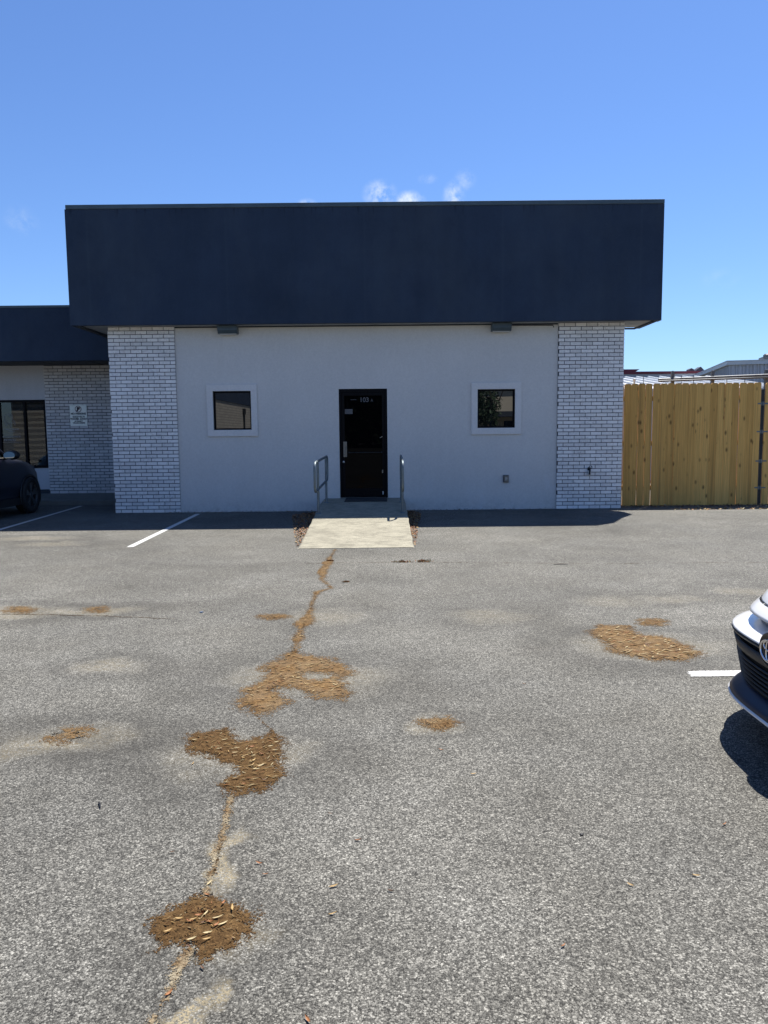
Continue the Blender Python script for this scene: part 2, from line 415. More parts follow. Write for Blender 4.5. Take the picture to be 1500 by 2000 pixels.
# a few wisps of cloud above the roof
tc = nt.nodes.new('ShaderNodeTexCoord')
def wn(tp, **k):
    n = nt.nodes.new(tp)
    for a, b in k.items(): setattr(n, a, b)
    return n
nz = wn('ShaderNodeTexNoise'); nz.inputs['Scale'].default_value = 60; nz.inputs['Detail'].default_value = 6; nz.inputs['Roughness'].default_value = .62; nt.links.new(tc.outputs['Generated'], nz.inputs['Vector'])
nzf = wn('ShaderNodeMapRange'); nt.links.new(nz.outputs['Fac'], nzf.inputs[0])
for i, q in enumerate((.38, .66, 0, 1)): nzf.inputs[i+1].default_value = q
acc = None
for (px, py, rx, ry, k) in [(742, 381, .020, .016, .75), (800, 392, .018, .011, 1.0), (886, 386, .013, .018, .7), (908, 352, .013, .012, .3), (836, 350, .012, .006, .22),
                            (42, 432, .016, .016, .16), (600, 398, .012, .006, .5), (1405, 545, .02, .012, .08)]:
    d = Vector(ray(px, py)).normalized()
    mp = wn('ShaderNodeMapping'); nt.links.new(tc.outputs['Generated'], mp.inputs['Vector'])
    mp.inputs['Scale'].default_value = (1/rx, 0, 1/ry); mp.inputs['Location'].default_value = (-d.x/rx, 0, -d.z/ry)
    ln = wn('ShaderNodeVectorMath', operation='LENGTH'); nt.links.new(mp.outputs[0], ln.inputs[0])
    mr = wn('ShaderNodeMapRange', interpolation_type='SMOOTHSTEP'); nt.links.new(ln.outputs['Value'], mr.inputs[0])
    for i, q in enumerate((1.25, .1, 0, k)): mr.inputs[i+1].default_value = q
    if acc is None: acc = mr.outputs[0]
    else:
        mx = wn('ShaderNodeMath', operation='MAXIMUM'); nt.links.new(acc, mx.inputs[0]); nt.links.new(mr.outputs[0], mx.inputs[1]); acc = mx.outputs[0]
sp = wn('ShaderNodeSeparateXYZ'); nt.links.new(tc.outputs['Generated'], sp.inputs[0])
fr = wn('ShaderNodeMath', operation='GREATER_THAN'); nt.links.new(sp.outputs[1], fr.inputs[0]); fr.inputs[1].default_value = 0
ml = wn('ShaderNodeMath', operation='MULTIPLY'); nt.links.new(acc, ml.inputs[0]); nt.links.new(nzf.outputs[0], ml.inputs[1])
ml2 = wn('ShaderNodeMath', operation='MULTIPLY'); nt.links.new(ml.outputs[0], ml2.inputs[0]); nt.links.new(fr.outputs[0], ml2.inputs[1])
mxc = wn('ShaderNodeMix', data_type='RGBA'); nt.links.new(ml2.outputs[0], mxc.inputs[0])
tintn = wn('ShaderNodeMix', data_type='RGBA', blend_type='MULTIPLY'); tintn.inputs[0].default_value = 1
tintn.inputs[7].default_value = (.74, .955, 1.31, 1)
nt.links.new(sky.outputs[0], tintn.inputs[6]); nt.links.new(tintn.outputs[2], mxc.inputs[6]); mxc.inputs[7].default_value = (8.5, 9, 9, 1)
nt.links.new(mxc.outputs[2], bg.inputs['Color'])
sl = bpy.data.lights.new('sun', 'SUN'); sl.energy = 5.0; sl.angle = R(.5); sl.color = (1.0, .955, .89)
so = bpy.data.objects.new('sun', sl); COL.objects.link(so); so.rotation_euler = SUN_D.to_track_quat('Z', 'Y').to_euler(); so.location = (10, 20, 40)
S.view_settings.view_transform = 'Standard'; S.view_settings.look = 'None'; S.view_settings.exposure = 1.0; S.view_settings.gamma = 1

cam = bpy.data.cameras.new('camera'); co = bpy.data.objects.new('camera', cam); COL.objects.link(co)
cam.sensor_fit = 'HORIZONTAL'; cam.sensor_width = 36; cam.lens = 36*F/1500; cam.clip_start = .05; cam.clip_end = 3000
co.matrix_world = Matrix.Translation((0, 0, H)) @ Matrix.Rotation(R(90)-PITCH, 4, 'X') @ Matrix.Rotation(-ROLL, 4, 'Z')
S.camera = co

# ---------------------------------------------------------------- ground
xs = [-900, -300, -100, -40, -20] + [x*.5-12 for x in range(30)] + [3.0+.125*i for i in range(9)] + [4.5+.5*i for i in range(16)] + [20, 40, 100, 300, 900]
ys = [-900, -300, -100, -40, -15] + [-5+i*.5 for i in range(26)] + [8.5+.25*i for i in range(26)] + [16+i for i in range(8)] + [40, 100, 300, 900]
xs = sorted(set(xs)); ys = sorted(set(ys))
g = MB(); g.grid([[(x, y, gz(x, y)) for y in ys] for x in xs])
tag(g.build('asphalt_ground', M['asphalt'], smooth=True), kind='structure')

def seg_dist(px, py, ax, ay, bx, by):
    dx, dy = bx-ax, by-ay; L = dx*dx+dy*dy+1e-12
    t = np.clip(((px-ax)*dx+(py-ay)*dy)/L, 0, 1)
    return np.hypot(px-ax-t*dx, py-ay-t*dy)
def poly_field(pts, X, Y):
    """signed distance, positive inside"""
    ins = np.zeros(X.shape, bool); D = np.full(X.shape, 1e9)
    n = len(pts)
    for i in range(n):
        ax, ay = pts[i]; bx, by = pts[(i+1) % n]
        D = np.minimum(D, seg_dist(X, Y, ax, ay, bx, by))
        c = ((ay > Y) != (by > Y)) & (X < (bx-ax)*(Y-ay)/((by-ay) if by != ay else 1e-9)+ax)
        ins ^= c
    return np.where(ins, D, -D)
def sliver(mb, x, y, z, L, w, a, mi, curl=0.0):
    mb.cm = mi
    dx, dy = math.cos(a), math.sin(a); nx, ny = -dy, dx
    t = random.uniform(-.15, .15)*L
    mb.face([(x-dx*L/2, y-dy*L/2, z), (x+nx*w/2, y+ny*w/2, z+curl*.5), (x+dx*L/2, y+dy*L/2, z+curl+.001), (x-nx*w/2, y-ny*w/2, z+curl*.5+.0015)])
def ground_patch(name, fld, bbox, step, width, label, cat, mat, needles=0, hmax=.010, halo=.04, group=None, kind=None, nk=1.0):
    """a low mound: fld(X,Y) gives signed metres inside; ragged edge comes from the 'edge' attribute"""
    x0, x1, y0, y1 = bbox
    nx = max(3, int((x1-x0)/step)); ny = max(3, int((y1-y0)/step))
    GX, GY = np.meshgrid(np.linspace(x0, x1, nx), np.linspace(y0, y1, ny), indexing='ij')
    GX = GX+rng.uniform(-.3, .3, GX.shape)*step; GY = GY+rng.uniform(-.3, .3, GY.shape)*step
    D = fld(GX, GY)
    E = np.clip(.5+D/(2*width), 0, 1.3)
    Ec = np.clip(E, 0, 1)
    Z = .002+.45*hmax*np.clip(D/.05, 0, 1)**1.2+rng.normal(0, .0010, D.shape)*(Ec > .6)
    keep = D > -halo
    idx = -np.ones(D.shape, int); vs = []; ev = []
    me = MB()
    for i in range(nx):
        for j in range(ny):
            if keep[i, j]:
                idx[i, j] = len(vs); vs.append((GX[i, j], GY[i, j], gz(GX[i, j], GY[i, j])+Z[i, j])); ev.append(float(E[i, j]))
    fs = []
    for i in range(nx-1):
        for j in range(ny-1):
            q = (idx[i, j], idx[i+1, j], idx[i+1, j+1], idx[i, j+1])
            if min(q) >= 0: fs.append(q)
    me.v = vs; me.f = fs; me.m = [0]*len(fs); me.a = ev
    ins = [k for k, e in enumerate(ev) if e > .62]
    if needles and ins:
        for _ in range(needles):
            k = random.choice(ins); p = vs[k]
            mi = random.choices([1, 2, 3, 4], [4, 2, 2, 5])[0]
            n0 = len(me.v)
            sliver(me, p[0]+random.uniform(-step, step), p[1]+random.uniform(-step, step), p[2]+.003, random.uniform(.010, .032)*nk, random.uniform(.0022, .005)*nk, random.gauss(0, .5), mi, random.uniform(0, .006))
            me.a = me.a[:n0]+[1.0]*(len(me.v)-n0)
    o = me.build(name, [mat, M['leaf_a'], M['leaf_b'], M['leaf_c'], M['leaf_d']], None, True, attr=False)
    at = o.data.attributes.new('edge', 'FLOAT', 'POINT'); at.data.foreach_set('value', me.a)
    return tag(o, label, cat, group, kind)
def px_poly(pts): return [gr2(*p) for p in pts]
def patch_from_px(pts, label, needles, step=.012, width=.03, hmax=.010, holes=(), group='dirt patches on the asphalt', grow=0.010, mat='dirt_light', nk=1.0):
    width *= 3.4
    P = px_poly(pts); HP = [px_poly(h) for h in holes]
    xs_ = [p[0] for p in P]; ys_ = [p[1] for p in P]; m = .06
    wob = rng.uniform(0, 6.28, 8)
    def fld(X, Y):
        Xw = X+.010*np.sin(Y*37+wob[0])+.007*np.sin(Y*83+X*31+wob[1]); Yw = Y+.012*np.sin(X*33+wob[2])+.008*np.sin(X*91+Y*23+wob[3])
        D = poly_field(P, Xw, Yw)+grow
        for h in HP: D = np.minimum(D, -poly_field(h, Xw, Yw))
        return D
    return ground_patch('dirt_patch', fld, (min(xs_)-m, max(xs_)+m, min(ys_)-m, max(ys_)+m), step, width, label, 'dirt patch', M[mat], needles, hmax, .065, group, None, nk)
def ell(cx, cy, rx, ry, n=14): return [(cx+rx*math.cos(i*2*math.pi/n), cy+ry*math.sin(i*2*math.pi/n)) for i in range(n)]

P1 = [(330,1772),(385,1757),(440,1762),(470,1785),(496,1797),(485,1820),(440,1850),(395,1868),(385,1850),(355,1850),(345,1842),(315,1845),(308,1800)]
P2 = [(365,1443),(386,1431),(437,1428),(458,1440),(463,1448),(517,1445),(533,1436),(541,1437),(551,1459),(543,1491),(549,1517),(514,1541),(469,1541),(458,1560),(447,1552),(441,1528),(466,1512),(471,1491),(445,1488),(410,1477),(383,1467)]
P3 = [(575,1272),(589,1284),(613,1283),(645,1288),(677,1307),(685,1313),(661,1328),(674,1344),(682,1353),(661,1365),(629,1363),(597,1349),(565,1339),(543,1341),(530,1352),(559,1371),(538,1384),(514,1392),(501,1395),(490,1385),(470,1381),(471,1371),(485,1357),(482,1347),(503,1336),(527,1328),(522,1320),(533,1312),(511,1304),(543,1291),(562,1280)]
P4 = [(1153,1237),(1177,1221),(1225,1224),(1238,1239),(1290,1243),(1333,1260),(1368,1278),(1337,1288),(1285,1289),(1233,1282),(1199,1273),(1186,1256)]
patch_from_px(P1, 'large dark brown dirt patch strewn with long dry leaves, nearest the bottom edge', 190, .009, .018, .012, mat='dirt', nk=.7)
patch_from_px(P2, 'wide two-lobed brown dirt patch on the crack, middle of the lot', 330, .011, .022, mat='dirt', nk=1.3)
patch_from_px(P3, 'ragged light brown dirt patch with a grey hole in it, on the crack', 300, .014, .032, holes=[ell(622, 1321, 36, 7)], nk=1.8)
patch_from_px(P4, 'brown dirt patch left of the white car, beyond its parking line', 300, .016, .035, nk=2.2)
patch_from_px(ell(1274, 1216, 24, 6), 'small faint brown dirt spot just beyond the patch by the white car', 20, .016, .05, nk=2)
patch_from_px(ell(857, 1413, 33, 10), 'small lone oval brown dirt patch in the open middle of the lot', 50, .012, .022)
patch_from_px(ell(147, 1432, 20, 8), 'thin orange-brown dirt spot inside the big sandy stain on the left', 20, .014, .06, .005)
patch_from_px(ell(122, 1443, 16, 5), 'faint orange-brown dirt smear left of the spot in the sandy stain', 12, .014, .06, .005)
patch_from_px(ell(38, 1191, 24, 6), 'orange dirt spot on a sandy stain at the left edge', 30, .02, .06, .006)
patch_from_px(ell(189, 1191, 18, 5), 'orange dirt spot on a sandy stain, second in from the left edge', 24, .02, .06, .006)
patch_from_px(ell(534, 1205, 28, 4), 'thin brown dirt streak just left of the upper crack', 24, .02, .05, .006)

# cracks
def crack_from_px(pts, w, label, mat, needles, step=.012, name='crack', width=.016, hmax=.006):
    P = [gr2(x, y) for x, y in pts]; ws = w if isinstance(w, (list, tuple)) else [w]*len(P)
    # roughen the line
    Q = [P[0]]; QW = [ws[0]]
    for i in range(len(P)-1):
        (ax, ay), (bx, by) = P[i], P[i+1]; L = math.hypot(bx-ax, by-ay); n = max(1, int(L/.07))
        for k in range(1, n+1):
            t = k/n; j = .011 if k < n else 0
            Q.append((ax+(bx-ax)*t+random.uniform(-j, j), ay+(by-ay)*t+random.uniform(-j, j))); QW.append((ws[i]+(ws[i+1]-ws[i])*t)*random.uniform(.15, 1.35))
    def fld(X, Y):
        D = np.full(X.shape, -9.0)
        for i in range(len(Q)-1):
            D = np.maximum(D, (QW[i]+QW[i+1])/4-seg_dist(X, Y, *Q[i], *Q[i+1]))
        return D
    xs_ = [q[0] for q in Q]; ys_ = [q[1] for q in Q]
    return ground_patch(name, fld, (min(xs_)-.05, max(xs_)+.05, min(ys_)-.05, max(ys_)+.05), step, width, label, None, mat, needles, hmax, .03 if width < .05 else .06, None, 'structure', 1.0 if width < .05 else 1.6)
crack_from_px([(655,1073),(645,1088),(640,1100),(630,1115),(629,1132),(640,1141),(647,1149),(630,1153),(618,1157),(613,1170),(608,1185),(603,1196),(596,1213),(588,1225),(586,1236),(583,1246),(578,1252),(576,1272)],
              [.012,.03,.13,.10,.05,.012,.04,.02,.07,.025,.015,.09,.16,.03,.05,.15,.03,.025], None, M['dirt_light'], 130, .017, width=.06)
crack_from_px([(655,1073),(643,1095),(632,1112),(630,1130),(645,1148),(617,1158),(611,1180),(598,1210),(586,1238),(577,1258),(576,1272)], .010, None, M['crack_dark'], 0, .010, width=.014, hmax=.001)
crack_from_px([(576,1272),(572,1290),(560,1312),(530,1342),(505,1370),(500,1395),(507,1405),(517,1415),(530,1425),(537,1440)], [.03,.03,.03,.03,.03,.03,.02,.016,.014,.02], None, M['dirt'], 30, .010)
crack_from_px([(452,1555),(446,1582),(440,1610),(432,1645),(421,1688),(406,1724),(402,1760)], [.04,.022,.022,.030,.026,.034,.04], None, M['sand'], 0, .007, width=.03)
crack_from_px([(368,1858),(350,1888),(337,1925),(320,1960),(300,1990),(285,2040)], [.035,.022,.026,.03,.026,.03], None, M['sand'], 0, .006, width=.03)
crack_from_px([(456,1556),(449,1582),(443,1610),(435,1645),(424,1688),(409,1724),(403,1758)], .007, None, M['crack_dark'], 0, .006, width=.010, hmax=.001)  # shade inside the crack, painted as a thin dark strip
crack_from_px([(366,1860),(352,1888),(340,1925),(323,1960),(303,1990),(287,2040)], .006, None, M['crack_dark'], 0, .005, width=.009, hmax=.001)  # crack shade painted as a dark strip here too
crack_from_px([(-60,1199),(90,1201),(190,1203),(340,1209)], .012, None, M['crack_dark'], 0, .012, width=.014, hmax=.001)
crack_from_px([(590,1101),(700,1099),(850,1098),(1000,1100),(1180,1101),(1380,1099),(1560,1100)], .013, None, M['crack_dark'], 0, .014, width=.018, hmax=.001)

# painted stall lines
def line_sheet(corners, z=.004):
    me = MB(); (a, b, c, d) = corners; n = 60; m = 8; ev = []
    rows = []
    for i in range(n+1):
        t = i/n; row = []
        for j in range(m+1):
            s_ = j/m
            x = (a[0]*(1-t)+d[0]*t)*(1-s_)+(b[0]*(1-t)+c[0]*t)*s_; y = (a[1]*(1-t)+d[1]*t)*(1-s_)+(b[1]*(1-t)+c[1]*t)*s_
            row.append((x, y, gz(x, y)+z)); ev.append(min(1, .26+5*min(j, m-j)/m, .2+40*min(t, 1-t)))
        rows.append(row)
    me.grid(rows); o = me.build('parking_line', M['paint'], attr=False)
    at = o.data.attributes.new('edge', 'FLOAT', 'POINT'); at.data.foreach_set('value', ev)
    return tag(o, kind='structure')
line_sheet([(-3.352, 9.87), (-3.262, 9.87), (-3.36, 14.0), (-3.45, 14.0)])
line_sheet([(-5.98, 11.0), (-5.90, 11.0), (-6.22, 15.85), (-6.30, 15.85)])
line_sheet([(1.78, 4.395), (1.80, 4.505), (6.6, 4.53), (6.6, 4.42)])

# ---------------------------------------------------------------- leaves, twigs
def leaf_mesh(L, w, mat, curl, fold):
    mb = MB(); n = 8; rows = []
    for i in range(n+1):
        t = i/n; hw = w/2*math.sin(math.pi*min(1, t*.97+.015))**.8*(1-.15*t)
        zc = curl*(2*t-1)**2
        rows.append([((t-.5)*L, -hw, zc+fold), ((t-.5)*L, 0, zc), ((t-.5)*L, hw, zc+fold)])
    mb.grid(rows); me = mb.build('fallen_leaf', mat, None, True)
    md = me.data; bpy.data.objects.remove(me); return md
LM = [leaf_mesh(.062, .015, M['leaf_a'], .006, .004), leaf_mesh(.055, .015, M['leaf_b'], .009, .005), leaf_mesh(.05, .013, M['leaf_c'], .006, .005), leaf_mesh(.06, .013, M['leaf_d'], .004, .003)]
def leaf(px, py, k, ang, sc, label, group, dz=.004):
    x, y = gr2(px, py)
    o = bpy.data.objects.new('fallen_leaf', LM[k]); COL.objects.link(o)
    o.location = (x, y, gz(x, y)+dz); o.rotation_euler = (random.uniform(-.25, .25), random.uniform(-.12, .12), ang); o.scale = (sc, sc, sc)
    return tag(o, label, 'leaf', group)
# zoom of the near patch: pixel = 260 + zx/5, 1700 + zy/5
G1 = 'dry leaves lying on the near dirt patch'
for zx, zy, k, a in [(880,350,1,75),(968,398,0,100),(712,450,3,70),(450,500,0,12),(590,510,0,25),(555,528,1,-15),(830,492,3,22),(690,540,2,28),(745,532,1,-8),(812,565,1,58),(876,555,3,45),(730,640,3,20),(575,700,3,22),(720,705,0,30),(550,775,2,-30),(340,625,0,40),(640,470,1,20)]:
    leaf(260+zx/5, 1700+zy/5, k, R(a), random.uniform(.42, .6), {0: 'tan dry leaf lying on the near dirt patch', 1: 'orange dry leaf lying on the near dirt patch', 2: 'dark brown dry leaf lying on the near dirt patch', 3: 'pale straw-coloured dry leaf lying on the near dirt patch'}[k], G1, .011)
G2 = 'dry leaves lying on the middle dirt patch'
for zx, zy, k, a in [(190,783,3,10),(410,783,3,15),(365,850,3,30),(500,845,3,15),(610,835,1,30),(680,890,1,-15),(548,915,0,-30),(620,935,0,70),(612,970,0,60),(675,972,3,30),(790,800,3,20),(700,960,0,10),(485,878,3,10),(700,1080,2,10),(550,1108,1,-5),(620,900,3,20),(640,1000,3,15),(520,985,0,20),(780,860,3,10),(745,830,3,25)]:
    leaf(330+zx/3.75, 1240+zy/3.75, k, R(a), random.uniform(.4, .6), {0: 'tan dry leaf lying on the middle dirt patch', 1: 'orange dry leaf lying on the middle dirt patch', 2: 'dark brown dry leaf lying on the middle dirt patch', 3: 'pale straw-coloured dry leaf lying on the middle dirt patch'}[k], G2, .011)
G3 = 'stray dry leaves on the bare asphalt'
STRAY = [(1231,1730,0,-45,'tan dry leaf alone on bare asphalt at the lower right'),(1360,1712,0,-20,'tan dry leaf alone on bare asphalt below the white car'),(699,1643,1,10,'orange curled leaf alone on asphalt in the lower middle'),
 (763,1742,2,-20,'brown curled leaf on asphalt, lower middle right of the crack'),(395,1893,2,-50,'reddish brown leaf just below the near dirt patch'),(330,1943,1,60,'orange leaf on the bottom stretch of the crack'),
 (518,1710,1,15,'small orange leaf right of the crack above the near dirt patch'),(506,1688,1,-20,'small orange leaf right of the sandy strip beside the crack'),(650,1787,0,20,'tan leaf alone on asphalt right of the near dirt patch'),
 (925,1513,0,5,'tan leaf on asphalt below the lone oval dirt patch'),(1415,1612,1,30,'small orange leaf on asphalt just below the white car shadow'),(861,1466,1,-25,'orange leaf just below the lone oval dirt patch'),
 (1024,1337,1,-25,'small orange leaf on asphalt left of the patch by the white car'),(377,1493,0,80,'yellowish leaf just below the left lobe of the middle dirt patch'),(337,1666,2,15,'dark reddish leaf left of the crack above the near dirt patch'),
 (652,1733,0,20,'pale tan leaf in the lower middle of the lot'),(645,1591,2,-5,'thin dark brown leaf right of the middle dirt patch'),(409,1727,3,65,'pale leaf lying in the crack above the near dirt patch'),(405,1750,1,-30,'orange leaf in the crack touching the near dirt patch'),
 (1100,1850,1,40,'small orange leaf at the bottom right of the lot'),(602,1995,1,-60,'orange leaf cut by the bottom edge')]
for x, y, k, a, lb in STRAY: leaf(x, y, k, R(a), random.uniform(.38, .55), lb, G3)
def twig(px, py, L, a, r, label, name='twig', mat='black', cat='twig'):
    x, y = gr2(px, py); mb = MB()
    pts = [((t-.5)*L, .03*L*math.sin(t*5), r+.001*math.sin(3*t)) for t in np.linspace(0, 1, 6)]
    mb.tube(pts, [r*.6, r, r, r*.9, r*.8, r*.3], 6)
    mb.tube([pts[3], (pts[3][0]+.15*L, pts[3][1]+.05*L, r)], [r*.6, r*.25], 5)
    o = mb.build(name, M[mat], None, True); o.location = (x, y, gz(x, y)+.002); o.rotation_euler[2] = a
    return tag(o, label, cat)
twig(195, 1575, .055, R(-60), .0035, 'short dark twig on asphalt at the lower left')
twig(1095, 1103, .16, 0.05, .004, 'thin dark stick on the far asphalt right of the ramp')
def pebble(px, py, s, label, mat):
    x, y = gr2(px, py); bm = bmesh.new(); bmesh.ops.create_icosphere(bm, subdivisions=2, radius=s)
    for v in bm.verts: v.co = Vector((v.co.x*1.3, v.co.y, v.co.z*.6))*random.uniform(.88, 1.1)
    me = bpy.data.meshes.new('pebble'); bm.to_mesh(me); bm.free(); me.materials.append(mat)
    o = bpy.data.objects.new('pebble', me); COL.objects.link(o); o.location = (x, y, gz(x, y)+s*.4); return tag(o, label, 'pebble')
pebble(1136, 1631, .006, 'small black pebble on asphalt at the lower right', M['black'])
mb = MB(); mb.face([(0,0,.004),(.05,.004,.006),(.055,.02,.005),(.03,.028,.009),(.002,.02,.004)]); mb.face([(0,0,.001),(.05,.004,.003),(.055,.02,.002),(.03,.028,.006),(.002,.02,.001)])
o = mb.build('plastic_scrap', mat_worn('blue_plastic', (.02, .08, .20), .4)); x, y = gr2(389, 1197); o.location = (x, y, .002); o.scale = (.6, .6, .6); tag(o, 'tiny blue plastic scrap on the far asphalt left of the crack', 'litter')
# loose leaf litter beside the ramp and under the fence
def litter(name, region, n, size, label, mats=(0, 1, 1, 2, 2)):
    mb = MB()
    for _ in range(n):
        x, y = region(); L = random.uniform(.5, 1.2)*size
        z = gz(x, y)+random.uniform(.003, .022); a = random.uniform(0, 6.28); w = L*random.uniform(.25, .5)
        k = random.choice(mats); mb.cm = k
        dx, dy = math.cos(a)*L/2, math.sin(a)*L/2; nx, ny = -math.sin(a)*w/2, math.cos(a)*w/2; t1 = random.uniform(-.5, .5)*L; t2 = random.uniform(-.5, .5)*w
        mb.face([(x-dx, y-dy, max(z-t1*.5, gz(x,y)+.002)), (x+nx, y+ny, max(z+t2, gz(x,y)+.002)), (x+dx, y+dy, max(z+t1*.5, gz(x,y)+.002)), (x-nx, y-ny, max(z-t2, gz(x,y)+.002))])
    return tag(mb.build(name, [M['leaf_a'], M['leaf_b'], M['leaf_c'], M['leaf_d']]), label, kind='stuff')
def tri(a, b, c, pw=1.0):
    def f():
        u, v = random.random(), random.random()
        if u+v > 1: u, v = 1-u, 1-v
        u = u**pw
        return (a[0]+u*(b[0]-a[0])+v*(c[0]-a[0]), a[1]+u*(b[1]-a[1])+v*(c[1]-a[1]))
    return f
litter('leaf_litter', tri((-1.11, 9.55), (-1.10, 14.2), (-1.62, 13.4), .9), 2300, .035, 'orange-brown leaf litter along the left side of the ramp')
litter('leaf_litter', tri((.39, 9.6), (.39, 14.2), (.66, 13.6), .9), 1500, .035, 'orange-brown leaf litter along the right side of the ramp')
litter('leaf_litter', lambda: (random.uniform(5.2, 8.2), 13.75+abs(random.gauss(0, .3))*random.choice((-.5, 1))), 260, .06, 'scattered dry leaves on the sunlit asphalt before the wooden fence', (0, 0, 1, 3))
litter('gravel_debris', lambda: (random.uniform(4.45, 8.5), random.uniform(14.35, 14.72)), 700, .05, 'dark gravel and debris strip along the foot of the wooden fence', (2, 2, 2, 3))
litter('gravel_debris', lambda: (random.choice((random.uniform(-4.0, -1.2), random.uniform(.4, 3.2))), 14.29-abs(random.gauss(0, .06))), 500, .03, 'dark crumbs along the foot of the office wall', (2, 2, 1))
def weed(px, py, r, label):
    x, y = gr2(px, py); mb = MB()
    for _ in range(70):
        a = random.uniform(0, 6.28); d = random.uniform(0, r); L = random.uniform(.012, .034)*min(1, r/.06+.25); b = random.uniform(.004, .008)
        bx, by = d*math.cos(a)*1.8, d*math.sin(a)*.6; l = random.uniform(0, 6.28); tx, ty = math.cos(l)*L*.7, math.sin(l)*L*.7
        mb.cm = random.choice((0, 1, 1, 2)); mb.face([(bx-b/2, by, 0), (bx+b/2, by, 0), (bx+tx+b*.6, by+ty, L*.6), (bx+tx*1.2, by+ty*1.2, L*.85), (bx+tx-b*.4, by+ty, L*.5)])
    o = mb.build('weed', [M['weed'], M['leaf_b'], M['leaf_a']]); o.location = (x, y, gz(x, y)); return tag(o, label, 'weed')
weed(785, 1098, .07, 'small weed tuft in the cross crack, the left of two right of the ramp')
weed(827, 1097, .06, 'small weed tuft in the cross crack, the right of two right of the ramp')
weed(676, 1137, .02, 'sparse green weed sprig right of the crack below the ramp')
weed(400, 1783, .012, 'tiny dark green sprout in the near dirt patch')
weed(645, 1096, .025, 'weed growing from the crack just below the ramp')

# ---------------------------------------------------------------- office building
YW = 14.31; YP = 14.27; YF = 13.95
def bricks(mb, x0, x1, z0, z1, y, L=.2025, Hc=.0682, depth=.03, gap=.012, face='front', phase=0):
    """running bond; material 0 brick, 1 mortar; face front = facing -Y at y; side = plane x=y, running along y from x0 to x1"""
    n = int(round((z1-z0)/Hc))
    Hc = (z1-z0)/n
    for k in range(n):
        off = (0 if (k+phase) % 2 else L/2)+random.uniform(-.006, .006)
        a = x0-off
        while a < x1-.012:
            b0 = max(a, x0)+(gap if a > x0 else 0); b1 = min(a+L, x1)
            if b1-b0 > .02:
                mb.ca = random.random(); mb.cm = 0; p = random.uniform(0, .003)
                zz0 = z0+k*Hc+gap/2; zz1 = z0+(k+1)*Hc-gap/2
                if face == 'front': mb.box(b0, b1, y-p, y+depth, zz0, zz1)
                elif face == 'right': mb.box(y-depth, y+p, b0, b1, zz0, zz1)
                else: mb.box(y-p, y+depth, b0, b1, zz0, zz1)
            a += L
    mb.ca = 0; mb.cm = 1
bld = empty('office_building', (0, YW, 0)); tag(bld, 'single-storey office with white wall, navy fascia band and white brick corners', 'building')
mb = MB(); mb.box(-3.80, 3.22, YW, YW+.2, -.05, 3.41)
# door and window openings are cut: rebuild the wall as pieces
mb = MB()
def wall_with_holes(mb, x0, x1, z0, z1, holes, y0, y1):
    xs_ = sorted({x0, x1, *[h[0] for h in holes], *[h[1] for h in holes]}); zs_ = sorted({z0, z1, *[h[2] for h in holes], *[h[3] for h in holes]})
    inh = lambda x, z: any(h[0] < x < h[1] and h[2] < z < h[3] for h in holes)
    for i in range(len(xs_)-1):
        for j in range(len(zs_)-1):
            a, b, c, d = xs_[i], xs_[i+1], zs_[j], zs_[j+1]
            if inh((a+b)/2, (c+d)/2): continue
            mb.face([(a, y0, c), (b, y0, c), (b, y0, d), (a, y0, d)])
    for h in holes:
        a, b, c, d = h
        mb.face([(a, y0, c), (a, y1, c), (a, y1, d), (a, y0, d)]); mb.face([(b, y0, c), (b, y0, d), (b, y1, d), (b, y1, c)])
        mb.face([(a, y0, d), (a, y1, d), (b, y1, d), (b, y0, d)]); mb.face([(a, y0, c), (b, y0, c), (b, y1, c), (a, y1, c)])
DX0, DX1, DZ0, DZ1 = -.815, .078, .232, 2.258
WINS = [(-3.25, -2.318, 1.408, 2.358), (1.63, 2.552, 1.398, 2.346)]
holes = [(DX0, DX1, DZ0, DZ1)]+[(a+.11, b-.11, c+.115, d-.115) for a, b, c, d in WINS]
wall_with_holes(mb, -3.80, 3.22, -.05, 3.42, holes, YW, YW+.16)
part(mb, 'facade_wall', M['wall'], bld)
for x0, x1, ph in ((-5.01, -3.80, 0), (3.22, 4.42, 1)):
    mb = MB(); bricks(mb, x0, x1, 0, 3.41, YP, phase=ph)
    if x0 < 0: bricks(mb, YP+.04, 15.7, 0, 3.41, x0, face='left', phase=ph)
    else: bricks(mb, YP+.04, 20.0, 0, 3.41, x1, face='right', phase=ph)
    mb.box(x0+.006, x1-.006, YP+.012, YP+.25, -.05, 3.42)
    if x0 > 0: mb.box(x1-.25, x1-.0062, YP+.252, 20, -.05, 3.42)
    else: mb.box(x0+.0062, x0+.25, YP+.252, 15.7, -.05, 3.42)
    part(mb, 'brick_pillar', [M['brick'], M['mortar']], bld)
mb = MB(); mb.box(-4.7, 4.1, YW+.45, 25, -.05, 3.42)
part(mb, 'interior_core', M['hole'], bld)
mb = MB(); mb.box(-5.0, 4.40, 15.13, 25.2, 3.45, 3.95)
part(mb, 'roof', mat_worn('roof_membrane', (.35, .35, .34), .9), bld)
